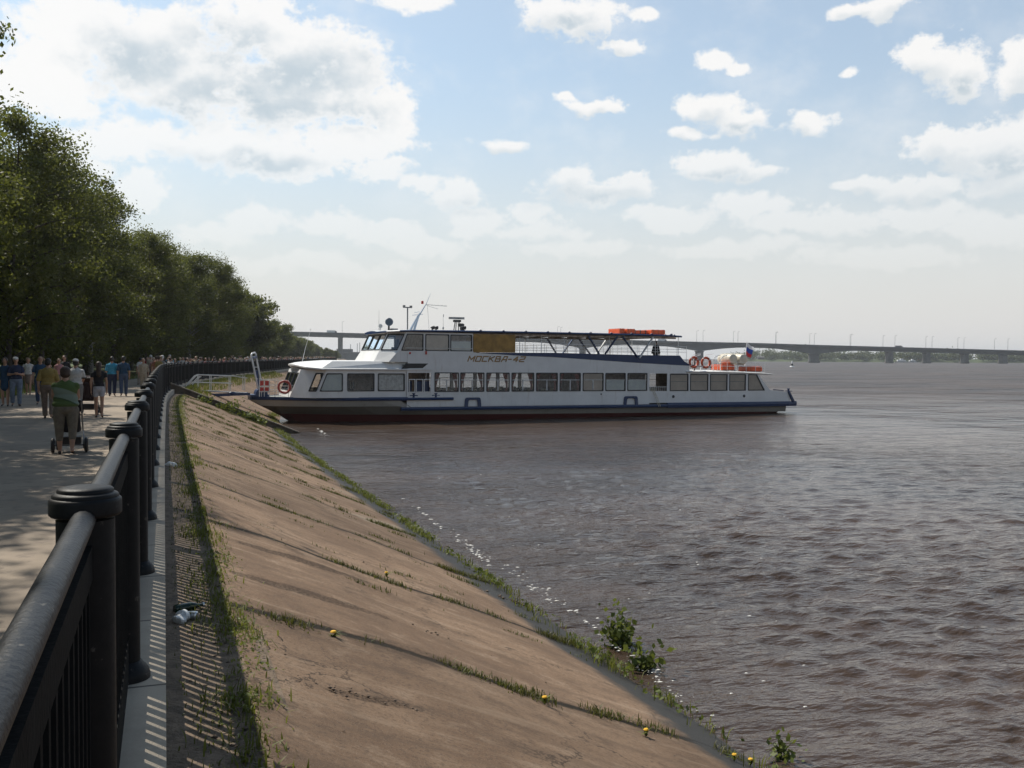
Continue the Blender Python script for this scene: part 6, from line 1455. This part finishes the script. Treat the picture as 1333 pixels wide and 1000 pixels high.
# crowd
def crowd_proto(seed,H,bw,step,skirt,longhair):
    h=H; J=skeleton(H,bw,step); S=[];T=[]
    def a(s,t): S.append(s); T.append(t)
    a(('e',(0,0,.73*h),(.105*h*bw,.070*h*bw,.11*h)),1); a(('e',(0,0,.62*h),(.095*h*bw,.068*h*bw,.10*h)),1); a(('c',(-.08*h,0,.81*h),.036*h,(.08*h,0,.81*h),.036*h),1); a(('e',(0,0,.53*h),(.102*h*bw,.074*h*bw,.07*h)),2)
    a(('c',(0,0,.84*h),.034*h,(0,.005*h,.88*h),.032*h),0); a(('e',(0,.018*h,.93*h),(.045*h,.050*h,.062*h)),0); a(('e',(0,-.006*h,.95*h),(.052*h,.058*h,.056*h)),3); a(('c',(0,.06*h,.94*h),.008*h,(0,.068*h,.925*h),.012*h),0)
    if longhair: a(('c',(0,-.03*h,.92*h),.045*h,(0,-.05*h,.78*h),.04*h),3)
    if skirt: a(('c',(0,0,.5*h),.09*h,(0,0,.36*h),.09*h),2)
    for n in 'lr':
        lt=0 if skirt else 2
        a(('c',J['hip'+n],.056*h,J['kn'+n],.038*h),2); a(('c',J['kn'+n],.036*h,J['an'+n],.026*h),lt); a(('c',J['heel'+n],.02*h,J['toe'+n],.016*h),3)
        a(('c',J['sh'+n],.036*h,lerp(J['sh'+n],J['el'+n],.6),.032*h),1); a(('c',lerp(J['sh'+n],J['el'+n],.6),.024*h,J['el'+n],.024*h),0); a(('c',J['el'+n],.024*h,J['wr'+n],.016*h),0); a(('c',J['wr'+n],.018*h,lerp(J['wr'+n],(J['wr'+n][0],J['wr'+n][1]+.02*h,.38*h),.8),.012*h),0)
    me=fuse(S,.026,1); n=len(me.polygons); P=np.array([p.center for p in me.polygons]); D=[]
    for s in S:
        if s[0]=='c':
            A=np.array(s[1]);Bv=np.array(s[3]); ab=Bv-A; t=np.clip(((P-A)@ab)/max(1e-9,ab@ab),0,1); D.append(np.linalg.norm(P-(A+t[:,None]*ab),axis=1)-(s[2]*(1-t)+s[4]*t))
        else:
            q=(P-np.array(s[1]))/np.array(s[2]); D.append((np.linalg.norm(q,axis=1)-1)*min(s[2]))
    me.materials.clear()
    for m in (M_skin,MC['white'],MC['jeans'],M_hairk): me.materials.append(m)
    me.polygons.foreach_set('material_index',np.array(T)[np.argmin(np.array(D),0)].astype(np.int32)); me.polygons.foreach_set('use_smooth',[True]*n); me.name='crowd_person'; return me
protos=[crowd_proto(i,H,bw,st,sk,lh) for i,(H,bw,st,sk,lh) in enumerate(((1.74,1.05,.4,0,0),(1.66,.92,-.35,1,1),(1.78,1.1,-.4,0,0),(1.62,1.05,.3,1,0),(1.70,.95,.15,0,1),(1.76,1.0,.05,0,0)))]
def crowd():
    gg=np.random.default_rng(21); tops=['white','white','pink','beige','red','cyan','navy','black','mustard','grey','rust','white','dkblue']; bots=['jeans','navy','grey','khaki','black','denim','beige']; hairs=[M_hairk,M_hairb,M_hairl,M_hairb,MC['white'],MC['beige'],M_hairl]
    words=dict(white='white',pink='pink',beige='beige',red='red',cyan='bright blue',navy='navy',black='black',mustard='mustard',grey='grey',rust='rust brown',dkblue='dark blue')
    N_=284
    for i in range(N_):
        y=57+ (330-57)*(i/N_)**1.35+gg.normal()*.8; off=-.55-(3.6*gg.random()**1.7 if y>70 else .2+3.5*gg.random()); x,yy=shore(y,off)
        if y<64 and off<-2.2 : off=-1.2; x,yy=shore(y,off)
        o=bpy.data.objects.new('person',protos[gg.integers(0,6)]); COL.objects.link(o); d=math.atan(np.interp(y,_Y,_DX))
        away=gg.random()<.5; s=.94+.12*gg.random(); o.location=(float(x),float(yy),0); o.rotation_euler=(0,0,-d+(0 if away else math.pi)+gg.normal()*.35); o.scale=(s,s,s)
        t=tops[gg.integers(0,len(tops))]; b=bots[gg.integers(0,len(bots))]; hh=hairs[gg.integers(0,len(hairs))]
        for k,m in ((1,MC[t]),(2,MC[b]),(3,hh)): o.material_slots[k].link='OBJECT'; o.material_slots[k].material=m
        tag(o,'distant %s clad person among the crowd along the curving railing'%words[t],'person','crowd of people along the curving railing')
crowd()
# ------------------------------------------------------------------ air
def haze():
    m=bpy.data.materials.new('river_haze'); m.use_nodes=True; N=m.node_tree.nodes; L=m.node_tree.links; N.remove(N['Principled BSDF'])
    v=N.new('ShaderNodeVolumePrincipled'); v.inputs['Color'].default_value=(.86,.90,.95,1); v.inputs['Density'].default_value=.00015; v.inputs['Anisotropy'].default_value=.25
    L.new(v.outputs[0],N['Material Output'].inputs['Volume'])
    tag(MB().box(-3600,4200,-900,5200,-7.2,62).build('haze',m),'thin pale haze over the river and its banks','haze',kind='stuff')
HAZE=True
if HAZE: haze()
# ------------------------------------------------------------------ render settings
scn.render.engine='CYCLES'
cy=scn.cycles; cy.use_denoising=True; cy.max_bounces=8; cy.diffuse_bounces=3; cy.glossy_bounces=3; cy.transparent_max_bounces=16; cy.transmission_bounces=4; cy.volume_bounces=0; cy.sample_clamp_indirect=6; cy.caustics_reflective=False; cy.caustics_refractive=False
try: cy.denoiser='OPENIMAGEDENOISE'
except Exception: pass
